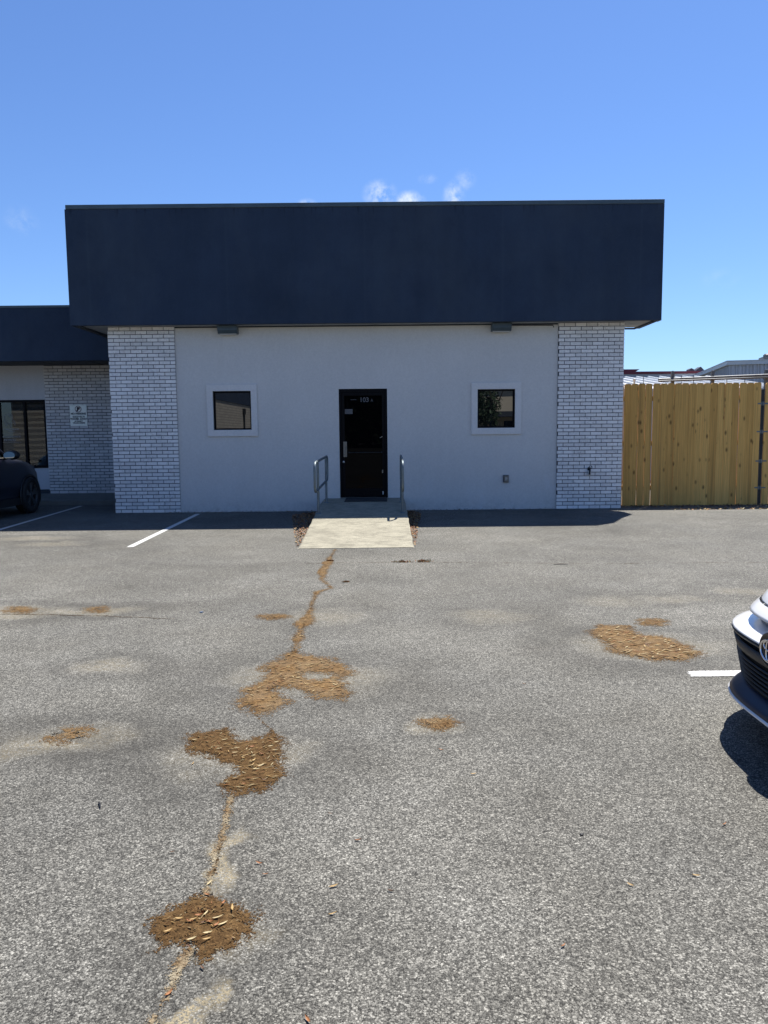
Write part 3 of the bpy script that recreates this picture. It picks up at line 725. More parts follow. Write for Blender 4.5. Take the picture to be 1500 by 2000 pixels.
# fascia: deep parapet box with returned ends, open soffit below
FXL, FXR = -5.555, 4.975; FB, FT = 3.40, 5.40
mb = MB(); T = .10
mb.box(FXL, FXR, YF, YF+T, FB, FT)
mb.box(FXL, FXL+T, YF+T, 15.598, FB, FT); mb.box(FXR-T, FXR, YF+T, 15.12, FB, FT)
mb.box(FXL+T, FXR-T, 15.02, 15.12, 3.96, FT); mb.box(FXL, FXL+T, 15.802, 16.5, 3.702, FT); mb.box(FXL, FXL+T, 15.6, 15.8, 4.034, FT)  # includes a hidden left extension over the wing, added to shade the ground
mb.box(FXR-T, FXR, 15.12, 15.124, FB, FT)
fa = part(mb, 'fascia', M['navy'], bld, bevel=.008)
mb = MB(); mb.box(FXL+.02, FXR-.002, YF-.014, YF+.16, FT, FT+.072)
mb.box(FXL+.02, FXL+.18, YF+.16, 15.6, FT, FT+.072); mb.box(FXR-.16, FXR-.002, YF+.16, 15.14, FT, FT+.072)
part(mb, 'cap_flashing', M['cap'], fa, bevel=.006)
mb = MB(); z = FB+.012
mb.box(FXL+T, FXR-T, YF+T, YP-.004, z, z+.02)
mb.box(4.432, FXR-T, YP-.002, 15.02, z, z+.02); mb.box(FXL+T, -5.022, YP-.002, 15.597, z, z+.02)
for i in range(9): 
    xx = FXL+.8+i*1.22; mb.box(xx, xx+.012, YF+T+.002, YP-.006, z-.004, z)
for i in range(3): mb.box(4.434, FXR-T-.002, 14.45+i*.22, 14.458+i*.22, z-.004, z)
part(mb, 'soffit', M['soffit'], bld)
mb = MB(); mb.box(FXR-T-.02, FXR-T-.002, YF+T, 15.1, FB-.018, FB+.01); mb.box(4.425, FXR-T-.022, 15.06, 15.1, FB-.018, FB+.01)
mb.box(FXL+T+.002, FXL+T+.06, YF+T, 15.58, FB-.03, FB+.01)
mb.box(-3.79, 3.21, YW-.012, YW-.002, 3.385, 3.41)
part(mb, 'soffit_trim', M['dark_soffit'], bld)
# small windows
for (a, b, c, d) in WINS:
    wn_ = MB(); ia, ib, ic, id_ = a+.115, b-.115, c+.12, d-.12; y0, y1 = YW-.028, YW-.0015
    # moulded surround
    for (p, q, r_, s_) in ((a, b, id_, d), (a, b, c, ic), (a, ia, ic, id_), (ib, b, ic, id_)): wn_.box(p, q, y0, y1, r_, s_)
    w_ = part(wn_, 'window', M['trim'], bld, bevel=.004)
    fm = MB(); fy0, fy1 = YW+.045, YW+.10; t_ = .034
    ja, jb, jc, jd = a+.111, b-.111, c+.1165, d-.1165
    for (p, q, r_, s_) in ((ja, jb, jd-t_, jd), (ja, jb, jc, jc+t_), (ja, ja+t_, jc+t_, jd-t_), (jb-t_, jb, jc+t_, jd-t_)): fm.box(p, q, fy0, fy1, r_, s_)
    part(fm, 'frame', M['black_alu'], w_)
    gm = MB(); gm.box(ja+t_-.004, jb-t_+.004, fy0+.022, fy0+.028, jc+t_-.004, jd-t_+.004); part(gm, 'pane', M['glass'], w_)
# door: fixed frame, leaf stiles, glass
fm = MB(); fy0, fy1 = YW+.025, YW+.13; ft = .045
for (p, q, r_, s_) in ((DX0+.001, DX1-.001, DZ1-.06, DZ1-.001), (DX0+.001, DX0+ft, DZ0+.02, DZ1-.06), (DX1-ft, DX1-.001, DZ0+.02, DZ1-.06)): fm.box(p, q, fy0, fy1, r_, s_)
lx0, lx1, lz0, lz1 = DX0+ft+.003, DX1-ft-.003, DZ0+.024, DZ1-.063; ly0, ly1 = fy0+.012, fy0+.056; st = .052
for (p, q, r_, s_) in ((lx0, lx0+st, lz0, lz1), (lx1-st, lx1, lz0, lz1), (lx0+st, lx1-st, lz1-.06, lz1), (lx0+st, lx1-st, lz0, lz0+.16)): fm.box(p, q, ly0, ly1, r_, s_)
dr = part(fm, 'door', M['black_alu'], bld, bevel=.003); tag(dr, 'black framed glass entrance door')
gm = MB(); gm.box(lx0+st-.004, lx1-st+.004, ly0+.02, ly0+.027, lz0+.156, lz1-.056); part(gm, 'glass_pane', M['door_glass'], dr)
gy = ly0+.02
hm = MB(); hm.box(-.745, -.678, ly0-.012, ly0-.001, 1.005, 1.29); hm.box(-.738, -.712, ly0-.05, ly0-.012, 1.05, 1.25); part(hm, 'pull_plate', M['brushed'], dr, bevel=.003)
hm = MB(); hm.lathe([(.0, -.014), (.017, -.012), (.019, 0)], (-.742, ly0-.001, .915), 'y', 16); part(hm, 'lock', M['white_plastic'], dr, True)
hm = MB(); hm.tube([(-.62, ly0-.02, 1.085), (-.02, ly0-.02, 1.085)], .008, 8); hm.box(-.65, -.62, ly0-.03, ly0-.001, 1.07, 1.10); hm.box(-.05, -.02, ly0-.03, ly0-.001, 1.07, 1.10)
part(hm, 'push_bar', M['black'], dr, True)
hm = MB(); hm.box(-.025, -.003, ly0-.02, ly0-.001, .30, .36); part(hm, 'pivot', M['white_plastic'], dr, bevel=.003)
hm = MB(); hm.box(-.03, -.008, ly0-.016, ly0-.001, .70, .76); part(hm, 'hinge_bracket', M['brushed'], dr)
hm = MB(); hm.prism([(-.07, 1.345), (-.02, 1.37), (-.015, 1.388), (-.06, 1.362)], ly0-.014, ly0-.004); part(hm, 'closer_arm', M['brushed'], dr)
hm = MB(); hm.box(DX0+.002, DX1-.03, fy0-.02, fy1, DZ0-.001, DZ0+.018); part(hm, 'threshold', M['brushed'], dr)
hm = MB(); hm.box(-.71, -.565, gy-.0025, gy-.0005, 1.80, 1.89); part(hm, 'notice', M['decal'], dr)
text_mesh('103', .118, M['decal'], 'door_number', dr, (-.345, gy-.003, 2.02), .001, sx=1.0, bold=.0025)
text_mesh('A', .085, M['decal'], 'door_number', dr, (-.205, gy-.003, 2.02), .001, sx=.75)
hm = MB(); hm.box(-.60, -.49, gy-.003, gy-.001, 2.058, 2.066); part(hm, 'dash', M['decal'], dr)

# wall lamps under the soffit
def wall_lamp(xc, label):
    r = empty('wall_lamp', (xc, YW, 3.30)); tag(r, label, 'lamp', 'wall pack lamps under the fascia')
    w = .175; y0 = YW-.002; d = .20
    mb = MB()
    # wedge housing: deep at the top, cut back at the lower right
    sec = [(y0, 3.40), (y0-d, 3.40), (y0-d, 3.315), (y0-d+.05, 3.262), (y0, 3.262)]
    a = [(xc-w, y, z) for y, z in sec]; b = [(xc+w, y, z) for y, z in sec]
    mb.face(a); mb.face(b[::-1])
    for i in range(5): j = (i+1) % 5; mb.face([a[i], b[i], b[j], a[j]])
    part(mb, 'housing', M['cap'], r, bevel=.006)
    mb = MB(); mb.box(xc-w+.025, xc+w-.025, y0-d+.062, y0-.03, 3.250, 3.260); part(mb, 'lens', M['white_plastic'], r)
    mb = MB(); mb.box(xc-w-.006, xc+w+.006, y0-d-.006, y0-d, 3.372, 3.395); part(mb, 'lip', M['cap'], r)
wall_lamp(-2.80, 'wedge-shaped grey wall lamp under the fascia above the left window'); wall_lamp(2.16, 'wedge-shaped grey wall lamp under the fascia above the right window')
# conduit end and small hook under the soffit
mb = MB(); mb.tube([(2.34, YW-.02, 3.375), (2.9, YW-.02, 3.372), (3.12, YW-.02, 3.37), (3.13, YW-.025, 3.33)], .008, 8); tag(mb.build('cable', M['black'], None, True), 'thin black cable under the soffit running right from the right lamp', 'cable')
# outlet box
r = empty('outlet_box', (2.28, YW, .57)); tag(r, 'small grey weatherproof outlet box low on the white wall', 'outlet box')
mb = MB(); mb.box(2.225, 2.328, YW-.035, YW-.001, .505, .645); part(mb, 'box', M['pipe'], r, bevel=.006)
mb = MB(); mb.box(2.243, 2.317, YW-.048, YW-.036, .52, .63); part(mb, 'cover', M['brushed'], r, bevel=.004)
mb = MB(); mb.box(2.265, 2.278, YW-.052, YW-.049, .545, .605); mb.box(2.288, 2.296, YW-.052, YW-.049, .56, .60); part(mb, 'slot', M['white_plastic'], r)
# hose bib on the right pillar
r = empty('hose_tap', (3.83, YP, .70)); tag(r, 'dark hose tap with pale valve body on the right brick pillar', 'tap')
mb = MB(); mb.tube([(3.815, YP+.01, .745), (3.815, YP-.06, .745), (3.812, YP-.075, .73), (3.805, YP-.085, .64)], .016, 10); mb.lathe([(.0, -.004), (.033, -.004), (.033, .0)], (3.815, YP-.005, .745), 'y', 14); part(mb, 'pipe', M['black'], r, True)
mb = MB(); mb.box(3.785, 3.84, YP-.07, YP-.02, .63, .72); part(mb, 'valve_body', M['white_plastic'], r, bevel=.012)
mb = MB(); mb.tube([(3.815+.028*math.cos(a), YP-.10+.0*a, .775+.028*math.sin(a)) for a in np.linspace(0, 2*math.pi, 13)[:-1]], .007, 6, True); mb.tube([(3.815, YP-.06, .745), (3.815, YP-.10, .775)], .007, 6); part(mb, 'handle', M['black'], r, True)

# ---------------------------------------------------------------- ramp and handrails
def ramp_z(y): return .006+.232*min(1, max(0, (y-9.62)/(13.2-9.62)))
RL = lambda y: -1.085-.02*(y-9.62)/4.7
RRt = lambda y: .372
ysr = [9.60, 9.62+.05]+[9.62+.3*i for i in range(1, 12)]+[13.2, 13.22, 13.6, YW-.003]
mb = MB(); rows = []
for y in ysr:
    z = ramp_z(y); j = .006*math.sin(y*9)
    rows.append([(RL(y)-.012+j, y, -.03), (RL(y)+j, y, z-.006), (RL(y)+.02+j, y, z)]+[(RL(y)+(RRt(y)-RL(y))*k/6, y, z+random.uniform(-.001, .001)) for k in range(1, 6)]+[(RRt(y)-.02-j, y, z), (RRt(y)-j, y, z-.006), (RRt(y)+.012-j, y, -.03)])
mb.grid(rows); mb.face(rows[0][::-1])
tag(mb.build('concrete_ramp', M['concrete'], None, False), 'pale concrete ramp sloping up to the black entrance door', 'ramp')
mb = MB(); mb.box(-.70, .06, 13.52, YW-.02, ramp_z(14)+.002, ramp_z(14)+.012); tag(mb.build('door_mat', mat_worn('mat_rubber', (.012, .013, .015), .95, 0, .3, 40), bevel=.004), 'thin dark door mat on the landing at the black door', 'door mat')
def handrail(x0, x1, label):
    r = empty('handrail', (x0, 12.2, 0)); tag(r, label, 'handrail', 'handrails either side of the ramp')
    X = lambda y: x0+(x1-x0)*(y-12.2)/(13.4-12.2)
    for y in (12.2, 13.40):
        mb = MB(); mb.tube([(X(y), y, ramp_z(y)-.02), (X(y), y, (.98 if y < 13 else 1.02)+.006)], .020, 12); mb.lathe([(.02, .012), (.045, .010), (.045, -.002)], (X(y), y, ramp_z(y)+.001), 'z', 16)
        part(mb, 'post', M['steel'], r, True)
    ya, yb = 11.80, 13.62; pts = []
    zt = lambda y: 1.0+.045*(y-ya)/(yb-ya); zb = lambda y: .545+.085*(y-ya)/(yb-ya); rc = .11
    def arc(cy, cz, a0, a1):
        for a in np.linspace(a0, a1, 7): pts.append((X(cy+rc*math.cos(a)), cy+rc*math.cos(a), cz+rc*math.sin(a)))
    arc(ya+rc, zt(ya)-rc, math.pi, math.pi/2); arc(yb-rc, zt(yb)-rc, math.pi/2, 0); arc(yb-rc, zb(yb)+rc, 0, -math.pi/2); arc(ya+rc, zb(ya)+rc, -math.pi/2, -math.pi)
    mb = MB(); mb.tube(pts, .020, 12, True); part(mb, 'rail_loop', M['steel'], r, True)
handrail(-1.045, -1.005, 'galvanised pipe handrail on the left side of the ramp'); handrail(.297, .305, 'galvanised pipe handrail on the right side of the ramp')

# ---------------------------------------------------------------- left wing, pavement
YG = 16.8; YGF = 15.6
wing = empty('wing_building', (-8, YG, 0)); tag(wing, 'lower shop wing left of the office, navy fascia over brick and window', 'building')
mb = MB(); mb.box(-26, -5.03, YGF, YGF+.12, 2.945, 3.985); fw = part(mb, 'fascia', M['navy'], wing, bevel=.006)
mb = MB(); mb.box(-26, -5.56, YGF-.012, YGF+.2, 3.985, 4.03); part(mb, 'cap_flashing', M['cap'], fw)
mb = MB(); mb.box(-26, -5.02, YGF+.12, YG+.02, 2.96, 2.98)
for i in range(14): mb.box(-19+i*1.0, -18.988+i*1.0, YGF+.122, YG-.01, 2.956, 2.96)
part(mb, 'soffit', M['dark_soffit'], wing)
mb = MB(); mb.box(-26, -5.012, YGF+.122, 25, 3.0, 3.7); part(mb, 'roof', M['hole'], wing)
mb = MB(); bricks(mb, -7.31, -5.0, .19, 2.955, YG-.02, phase=1); mb.box(-7.304, -5.0, YG-.008, YG+.2, .05, 2.96); part(mb, 'brick_pier', [M['brick_shaded'], M['mortar']], wing)
WX0, WX1, WZ0, WZ1 = -10.6, -7.318, .755, 2.232
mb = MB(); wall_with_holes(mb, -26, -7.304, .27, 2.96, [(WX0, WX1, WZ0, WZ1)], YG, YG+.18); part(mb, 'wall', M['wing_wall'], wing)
mb = MB(); mb.box(-26, -7.306, YG-.012, YG+.1, .1, .285); part(mb, 'base_trim', M['dark_soffit'], wing)
mb = MB(); y0, y1 = YG+.03, YG+.10
mb.box(WX0, WX1-.002, y0, y1, WZ1-.05, WZ1-.001); mb.box(WX0, WX1-.002, y0-.05, y1, WZ0+.001, WZ0+.055)
for xm in (WX0+.026, -9.4, -8.345, WX1-.028): mb.box(xm-.025, xm+.025, y0, y1, WZ0+.055, WZ1-.05)
mb.box(-7.815, -7.765, y0-.01, y1, WZ0+.055, WZ1-.05)
sw = part(mb, 'storefront_window', M['black_alu'], wing)
for a, b in ((WX0+.05, -9.425), (-9.375, -8.37), (-8.32, -7.815), (-7.765, -7.346)):
    mb = MB(); mb.box(a, b, y0+.03, y0+.037, WZ0+.05, WZ1-.045); part(mb, 'pane', M['shop_glass'], sw)
    mb = MB(); mb.box(a, b, y0+.075, y0+.085, WZ0+.03, 1.64 if b > -8 else 1.70); part(mb, 'blind', M['blind'], sw)
mb = MB(); mb.box(WX0-.2, WX1+.01, YG+.5, YG+.55, .2, 2.7); part(mb, 'interior', M['hole'], sw)
# window lettering and outline emblem (thin pale strokes)
gy2 = y0+.0285
def stroke(mb, pts, w=.004):
    mb.tube([(p[0], gy2-.002, p[1]) for p in pts], w, 4)
mb = MB()
Z = lambda zx, zy: (lambda d: (d[0]*(gy2/d[1]), H+d[2]*gy2/d[1]))(ray(zx/10.714, 770+zy/10.714))
fig = [(90,450),(150,430),(215,410),(245,425),(262,460),(268,530),(290,565),(320,600),(310,650)]
stroke(mb, [Z(*p) for p in fig]); stroke(mb, [Z(*p) for p in [(90,450),(100,520),(95,560),(120,600),(115,640)]]); stroke(mb, [Z(*p) for p in [(100,520),(140,560),(150,610),(130,670)]])
stroke(mb, [Z(*p) for p in [(130,670),(180,610),(205,600),(215,690)]]); stroke(mb, [Z(*p) for p in [(215,690),(240,600),(260,575),(290,620)]]); stroke(mb, [Z(*p) for p in [(180,460),(210,440),(220,455),(195,475)]])
part(mb, 'emblem', M['etch'], sw)
for txt, zx, zy, sz, sx in (('STAFFING SERVICES', 230, 750, .042, .95), ('GROUP', 245, 795, .042, 1.0), ('ACCOUNTING &', 240, 905, .052, 1.0), ('PAYROLL', 215, 980, .062, 1.05)):
    q = Z(zx, zy); text_mesh(txt, sz, M['etch'], 'lettering', sw, (q[0], gy2, q[1]), .0006, sx=sx)
for zy in (835, 1010):
    mb = MB(); a = Z(40, zy); b = Z(440, zy-4); mb.box(a[0], b[0], gy2-.002, gy2, a[1], a[1]+.004); part(mb, 'rule_line', M['etch'], sw)
# sign
SX0, SX1, SZ0, SZ1 = -6.78, -6.412, 1.66, 2.12; ys_ = YG-.034
sg = empty('parking_sign', ((SX0+SX1)/2, ys_, SZ0)); tag(sg, 'white no parking tow away sign on the shop wing brick', 'sign')
mb = MB(); mb.box(SX0, SX1, ys_, ys_+.010, SZ0, SZ1); part(mb, 'panel', M['sign'], sg, bevel=.002)
xc = (SX0+SX1)/2; zc = 2.03; mb = MB()
for r0, r1 in ((.058, .070),):
    A = np.linspace(0, 2*math.pi, 41)
    mb.grid([[(xc+r*math.cos(a), ys_-.002, zc-.01+r*math.sin(a)) for r in (r0, r1)] for a in A])
mb.prism([(xc-.050, zc-.050), (xc-.040, zc-.060), (xc+.048, zc+.030), (xc+.038, zc+.040)], ys_-.004, ys_-.003)
part(mb, 'prohibition_ring', M['sign_red'], sg)
text_mesh('P', .115, M['sign_black'], 'symbol', sg, (xc, ys_-.0015, zc-.052), .0004, bold=.007)
for txt, z, sz, sx in (('NO PARKING', 1.905, .054, 1.0), ('VEHICLES WILL BE', 1.842, .032, 1.0), ('TOWED AWAY', 1.790, .052, .98), ('AT OWNER\'S', 1.750, .030, 1.0), ('RISK AND EXPENSE', 1.712, .030, 1.0)):
    text_mesh(txt, sz, M['sign_black'], 'wording', sg, (xc, ys_-.0015, z), .0004, sx=sx, bold=.0028)
mb = MB(); mb.box(xc-.13, xc+.13, ys_-.002, ys_-.0008, 1.886, 1.890); part(mb, 'rule_line', M['sign_black'], sg)
mb = MB(); mb.box(SX0+.012, SX1-.012, ys_-.002, ys_-.0008, SZ1-.014, SZ1-.011); part(mb, 'rule_line', M['sign_black'], sg)
# raised pavement with kerb
mb = MB(); 
sec = [(16.0, -.05), (16.0, .095), (16.015, .11), (16.15, .115), (YG+.05, .205)]
mb.grid([[(x, y, z) for y, z in sec] for x in (-26, -12, -8, -6.5, -5.02)]); mb.face([(-5.02, y, z) for y, z in sec]+[(-5.02, YG+.05, -.05)])
tag(mb.build('pavement', M['walk']), kind='structure')

# ---------------------------------------------------------------- wooden fence
YN = 14.72
fence = empty('wooden_fence', (4.45, YN, 0)); tag(fence, 'tan dog-eared wooden board fence right of the office', 'fence')
def pickets(mb, x0, n, pitch, tops):
    for i in range(n):
        a = x0+i*pitch+random.uniform(-.002, .002); w = pitch-(random.choice((.004, .008, .011, .012)) if i < 7 else random.choice((.001, .002, .003, .003, .008))) ; top = tops+random.uniform(-.003, .004); zb = -.01
        lean = random.uniform(-.004, .004); c = .028; mb.ca = random.random(); y = YN+random.uniform(-.002, .003)
        poly = [(a, zb), (a+w, zb), (a+w+lean, top-c), (a+w-c*.55+lean, top-.006), (a+w-c+lean, top), (a+c+lean, top), (a+c*.55+lean, top-.006), (a+lean, top-c)]
        mb.prism(poly, y, y+.018)
mb = MB(); pickets(mb, 4.445, 20, .1368, 2.325); part(mb, 'board_panel', M['wood'], fence)
for z in (.3, 1.15, 2.0):
    mb = MB(); mb.box(4.44, 7.18, YN+.024, YN+.064, z, z+.09); part(mb, 'rail', M['rail_wood'], fence)
gate = empty('wooden_gate', (7.25, YN, 0)); tag(gate, 'tan wooden gate leaf hung on steel hinges at the right edge', 'gate')
mb = MB(); pickets(mb, 7.262, 10, .1368, 2.32); part(mb, 'board_panel', M['wood'], gate)
for z in (.3, 1.15, 2.0):
    mb = MB(); mb.box(7.262, 8.6, YN+.024, YN+.064, z, z+.09); part(mb, 'rail', M['rail_wood'], gate)
mb = MB(); mb.box(7.198, 7.248, YN+.01, YN+.06, 0, 2.2); gp = part(mb, 'post', M['black'], gate)
for pz in (.33, .84, 1.40, 1.93):
    mb = MB(); mb.box(7.12, 7.20, YN-.008, YN-.003, pz-.012, pz+.012); mb.box(7.235, 7.33, YN-.008, YN-.003, pz-.012, pz+.012); mb.tube([(7.225, YN-.008, pz-.035), (7.225, YN-.008, pz+.035)], .012, 8)
    mb.box(7.185, 7.205, YN-.010, YN-.003, pz-.035, pz+.035); part(mb, 'hinge', M['steel'], gate)
# pipe track of the sliding gate behind the fence
pg = empty('pipe_gate', (6, 15.3, 0)); tag(pg, 'grey steel pipe rail on posts showing above the wooden fence', 'gate')
def at(px, py, Y): d = ray(px, py); return (d[0]*Y/d[1], Y, H+d[2]*Y/d[1])
for px, pt in ((1314, 724), (1392, 723), (1497, 721)):
    p = at(px, pt, 15.36); mb = MB(); mb.box(p[0]-.028, p[0]+.028, 15.33, 15.39, 0, p[2]-.02); mb.lathe([(0, .016), (.02, .012), (.03, -.004), (.03, -.02)], (p[0], 15.36, p[2]-.016), 'z', 10); mb.box(p[0]-.04, p[0]+.04, 15.315, 15.40, p[2]-.20, p[2]-.12); part(mb, 'post', M['pipe'], pg)
a = at(1286, 741.5, 15.3); b = at(1540, 731, 15.3); mb = MB(); mb.tube([a, b], .026, 10); part(mb, 'top_rail', M['pipe'], pg, True)
a = at(1286, 744.5, 15.27); b = at(1540, 735.5, 15.27); mb = MB(); mb.tube([a, b], .018, 10); part(mb, 'lower_rail', M['pipe'], pg, True)
for px in (1257, 1331, 1355, 1420, 1455):
    a = at(px, 733.5, 15.3); mb = MB(); mb.tube([(a[0], 15.3, 2.2), a], .006, 6); part(mb, 'picket_rod', M['pipe'], pg)
p = at(1239, 741, 15.5); mb = MB(); mb.tube([(p[0], 15.5, 0), (p[0], 15.5, p[2]-.03)], .02, 8); mb.lathe([(.0, .035), (.026, .02), (.032, 0), (.024, -.02), (.02, -.03)], (p[0], 15.5, p[2]-.01), 'z', 12); tag(mb.build('post_cap', M['white_plastic'], None, True), 'thin post with round pale cap just behind the fence near the brick pillar', 'post')

# ---------------------------------------------------------------- buildings beyond the fence
wh = empty('warehouse', (15.6, 35, 0), R(-13)); tag(wh, 'grey ribbed metal warehouse with pale roof edge beyond the fence', 'building')
RIB = mat_corrugated('ribbed_steel', (.42, .44, .47), 0, .30)
tr_ = mat_worn('pale_metal', (.50, .53, .54), .45, 0, .08, 2)
mb = MB(); mb.box(0, 16, 0, 26, 0, 4.40)
for i in range(52): mb.box(.1+i*.3, .17+i*.3, -.045, -.001, 0, 4.30)
for i in range(86): mb.box(-.045, -.001, .1+i*.3, .17+i*.3, 0, 4.30)
mb.build('wall', RIB, wh)
mb = MB(); mb.box(-.14, 16.1, -.14, -.05, 4.32, 4.47); mb.box(-.14, -.05, -.048, 26, 4.32, 4.47); mb.box(-.16, 16.1, -.16, 26.1, 4.472, 4.51); mb.build('roof', tr_, wh)
mb = MB(); mb.box(1.62, 2.6, 1.0, 1.9, 4.512, 4.74); mb.lathe([(.18, 0), (.18, .12), (.12, .18), (0, .2)], (1.85, 1.3, 4.70), 'z', 12); mb.build('roof_vent', M['pipe'], wh)
mb = MB(); mb.box(.3, 1.6, -.10, -.046, 3.45, 3.50); mb.build('gutter', M['cap'], wh)
low = empty('metal_roof_shed', (9, 26, 0)); tag(low, 'low shed with bright white standing seam roof behind the fence', 'building')
wr = mat_worn('white_roof_metal', (.55, .57, .58), .45, 0, .06, 1)
mb = MB(); zr = lambda y: 2.62+(y-22)*.127
mb.face([(5.5, 22, zr(22)), (11.4, 22, zr(22)), (11.4, 27, zr(27)), (5.5, 27, zr(27))]); mb.face([(5.5, 22, zr(22)-.08), (5.5, 27, zr(27)-.08), (11.4, 27, zr(27)-.08), (11.4, 22, zr(22)-.08)])
for a, b in (((5.5, 22), (11.4, 22)), ((11.4, 22), (11.4, 27)), ((11.4, 27), (5.5, 27)), ((5.5, 27), (5.5, 22))): mb.face([(a[0], a[1], zr(a[1])-.08), (b[0], b[1], zr(b[1])-.08), (b[0], b[1], zr(b[1])), (a[0], a[1], zr(a[1]))])
for i in range(15):
    x = 5.6+i*.4; mb.face([(x, 22, zr(22)), (x, 27, zr(27)), (x, 27, zr(27)+.06), (x, 22, zr(22)+.06)]); mb.face([(x+.04, 22, zr(22)), (x+.04, 27, zr(27)), (x+.04, 27, zr(27)+.06), (x+.04, 22, zr(22)+.06)]); mb.face([(x, 22, zr(22)+.06), (x+.04, 22, zr(22)+.06), (x+.04, 27, zr(27)+.06), (x, 27, zr(27)+.06)])
part(mb, 'roof', wr, low)
mb = MB(); mb.box(5.6, 11.3, 22.2, 26.9, 0, zr(22.2)-.09); part(mb, 'wall', M['wing_wall'], low)
red = empty('red_trim_building', (20, 50, 0)); tag(red, 'far grey flat-roofed building with dark red roof band', 'building')
mb = MB(); mb.box(13, 25, 50, 62, 0, 5.03); part(mb, 'wall', mat_worn('far_wall', (.34, .36, .40), .8, 0, .06, .4), red)
rm = mat_worn('red_band_paint', (.13, .012, .022), .6, 0, .1, 1)
mb = MB(); mb.box(12.9, 25.1, 49.9, 62, 5.032, 5.19); mb.prism([(12.9, 5.192), (16.25, 5.192), (16.5, 5.34), (12.9, 5.34)], 49.95, 52); part(mb, 'roof_band', rm, red)
mb = MB(); mb.prism([(20.1, 5.19), (20.4, 5.19), (20.4, 5.38), (20.25, 5.46), (20.1, 5.38)], 51, 51.5); mb.prism([(20.5, 5.19), (21.1, 5.19), (21.1, 5.3), (20.85, 5.55), (20.6, 5.38)], 51, 51.6); part(mb, 'roof_vent', M['pipe'], red)

# ---------------------------------------------------------------- cars
def loft_ring(z, xf, xr, hw, rf, rr, nf=18, ns=10, ex=3):
    """closed plan outline at height z: rounded nose, straight flank, rounded tail"""
    pts = []
    for i in range(nf+1):
        l = -hw+2*hw*i/nf
        pts.append((xf-rf*abs(l/hw)**ex, l, z))
    for i in range(1, ns): pts.append((xf-rf+(xr+rr-xf+rf)*i/ns, hw, z))
    for i in range(nf+1):
        l = hw-2*hw*i/nf
        pts.append((xr+rr*abs(l/hw)**3, l, z))
    for i in range(1, ns): pts.append((xr+rr+(xf-rf-xr-rr)*i/ns, -hw, z))
    return pts
def loft(levels, cap_top=False, cap_bot=False):
    mb = MB(); rows = [loft_ring(*l) for l in levels]; mb.grid(rows, False, True)
    if cap_top: mb.face(rows[-1])
    if cap_bot: mb.face(rows[0][::-1])
    return mb
def wheel(root, x, y, r, side, rimmat, spokes=5):
    """side +1: outer face towards +y"""
    s = side
    mb = MB(); w = .21
    mb.lathe([(r*.68, -.10*s), (r*.93, -.105*s), (r, -.07*s), (r, .07*s), (r*.93, .105*s), (r*.70, .10*s), (r*.68, .06*s)], (x, y-.10*s, r), 'y', 40)
    wl = mb.build('wheel', M['rubber'], root, True)
    mb = MB(); yo = y-.015*s
    mb.lathe([(r*.70, 0), (r*.66, .004*s), (r*.63, -.05*s)], (x, yo, r), 'y', 40)
    for k in range(spokes):
        for dl in (-.16, .16):
            a = 2*math.pi*k/spokes+.3; b = a+dl
            c0 = Vector((math.cos(a), 0, math.sin(a))); c1 = Vector((math.cos(b), 0, math.sin(b))); t0 = Vector((-math.sin(a), 0, math.cos(a)))*r*.05; t1 = Vector((-math.sin(b), 0, math.cos(b)))*r*.075
            C = Vector((x, yo-.012*s, r)); p = C+c0*r*.10; q = C+c1*r*.66+Vector((0, .01*s, 0))
            mb.face([p-t0, q-t1, q+t1, p+t0])
            mb.face([p-t0-Vector((0, .03*s, 0)), q-t1-Vector((0, .03*s, 0)), q-t1, p-t0]); mb.face([p+t0, q+t1, q+t1-Vector((0, .03*s, 0)), p+t0-Vector((0, .03*s, 0))])
    mb.lathe([(0, .004*s), (r*.13, 0), (r*.15, -.02*s)], (x, yo, r), 'y', 20)
    rm_ = mb.build('rim', rimmat, root); rm_.parent = wl
    mb = MB(); mb.lathe([(0, -.06*s), (r*.67, -.06*s)], (x, yo, r), 'y', 30); d = mb.build('brake_disc', M['black'], root); d.parent = wl
    return wl
def arch(root, x, y, r, side, mat):
    mb = MB(); s = side
    rows = []
    for k in range(25):
        a = -.35+(math.pi+.7)*k/24
        rows.append([(x+rr_*math.cos(a), y+o*s, max(.17, r*.95+rr_*math.sin(a))) for rr_, o in ((r*1.20, .004), (r*1.19, .018), (r*1.06, .018), (r*1.04, -.12))])
    mb.grid(rows)
    mb.build('wheel_arch', mat, root, True)
    mb = MB(); mb.lathe([(0, .003*s), (r*1.06, .003*s)], (x, y, r*.97), 'y', 30); mb.build('wheel_well', M['hole'], root)

def car_paint(name, col, rough=.35, coat=.6):
    t = NT(name); c = t.mix(1, col, t.ramp(t.noise(3, 4), [(.3, .95), (.7, 1.03)]), 'MULTIPLY')
    return t.done(c, rough, 0, .5, coat)
CARGLASS = mat_glass('car_glass', (.006, .010, .010), refl=.08)
RIM = mat_worn('alloy_rim', (.12, .125, .13), .4, .7, .2, 10)

def side_glass(root, hw_at, zs_, x0s, x1s, name='side_window'):
    for s in (-1, 1):
        mb = MB(); mb.grid([[(x0s[i], s*(hw_at(zs_[i])+.004), zs_[i]), (x1s[i], s*(hw_at(zs_[i])+.004), zs_[i])] for i in range(len(zs_))]); mb.build(name, CARGLASS, root)

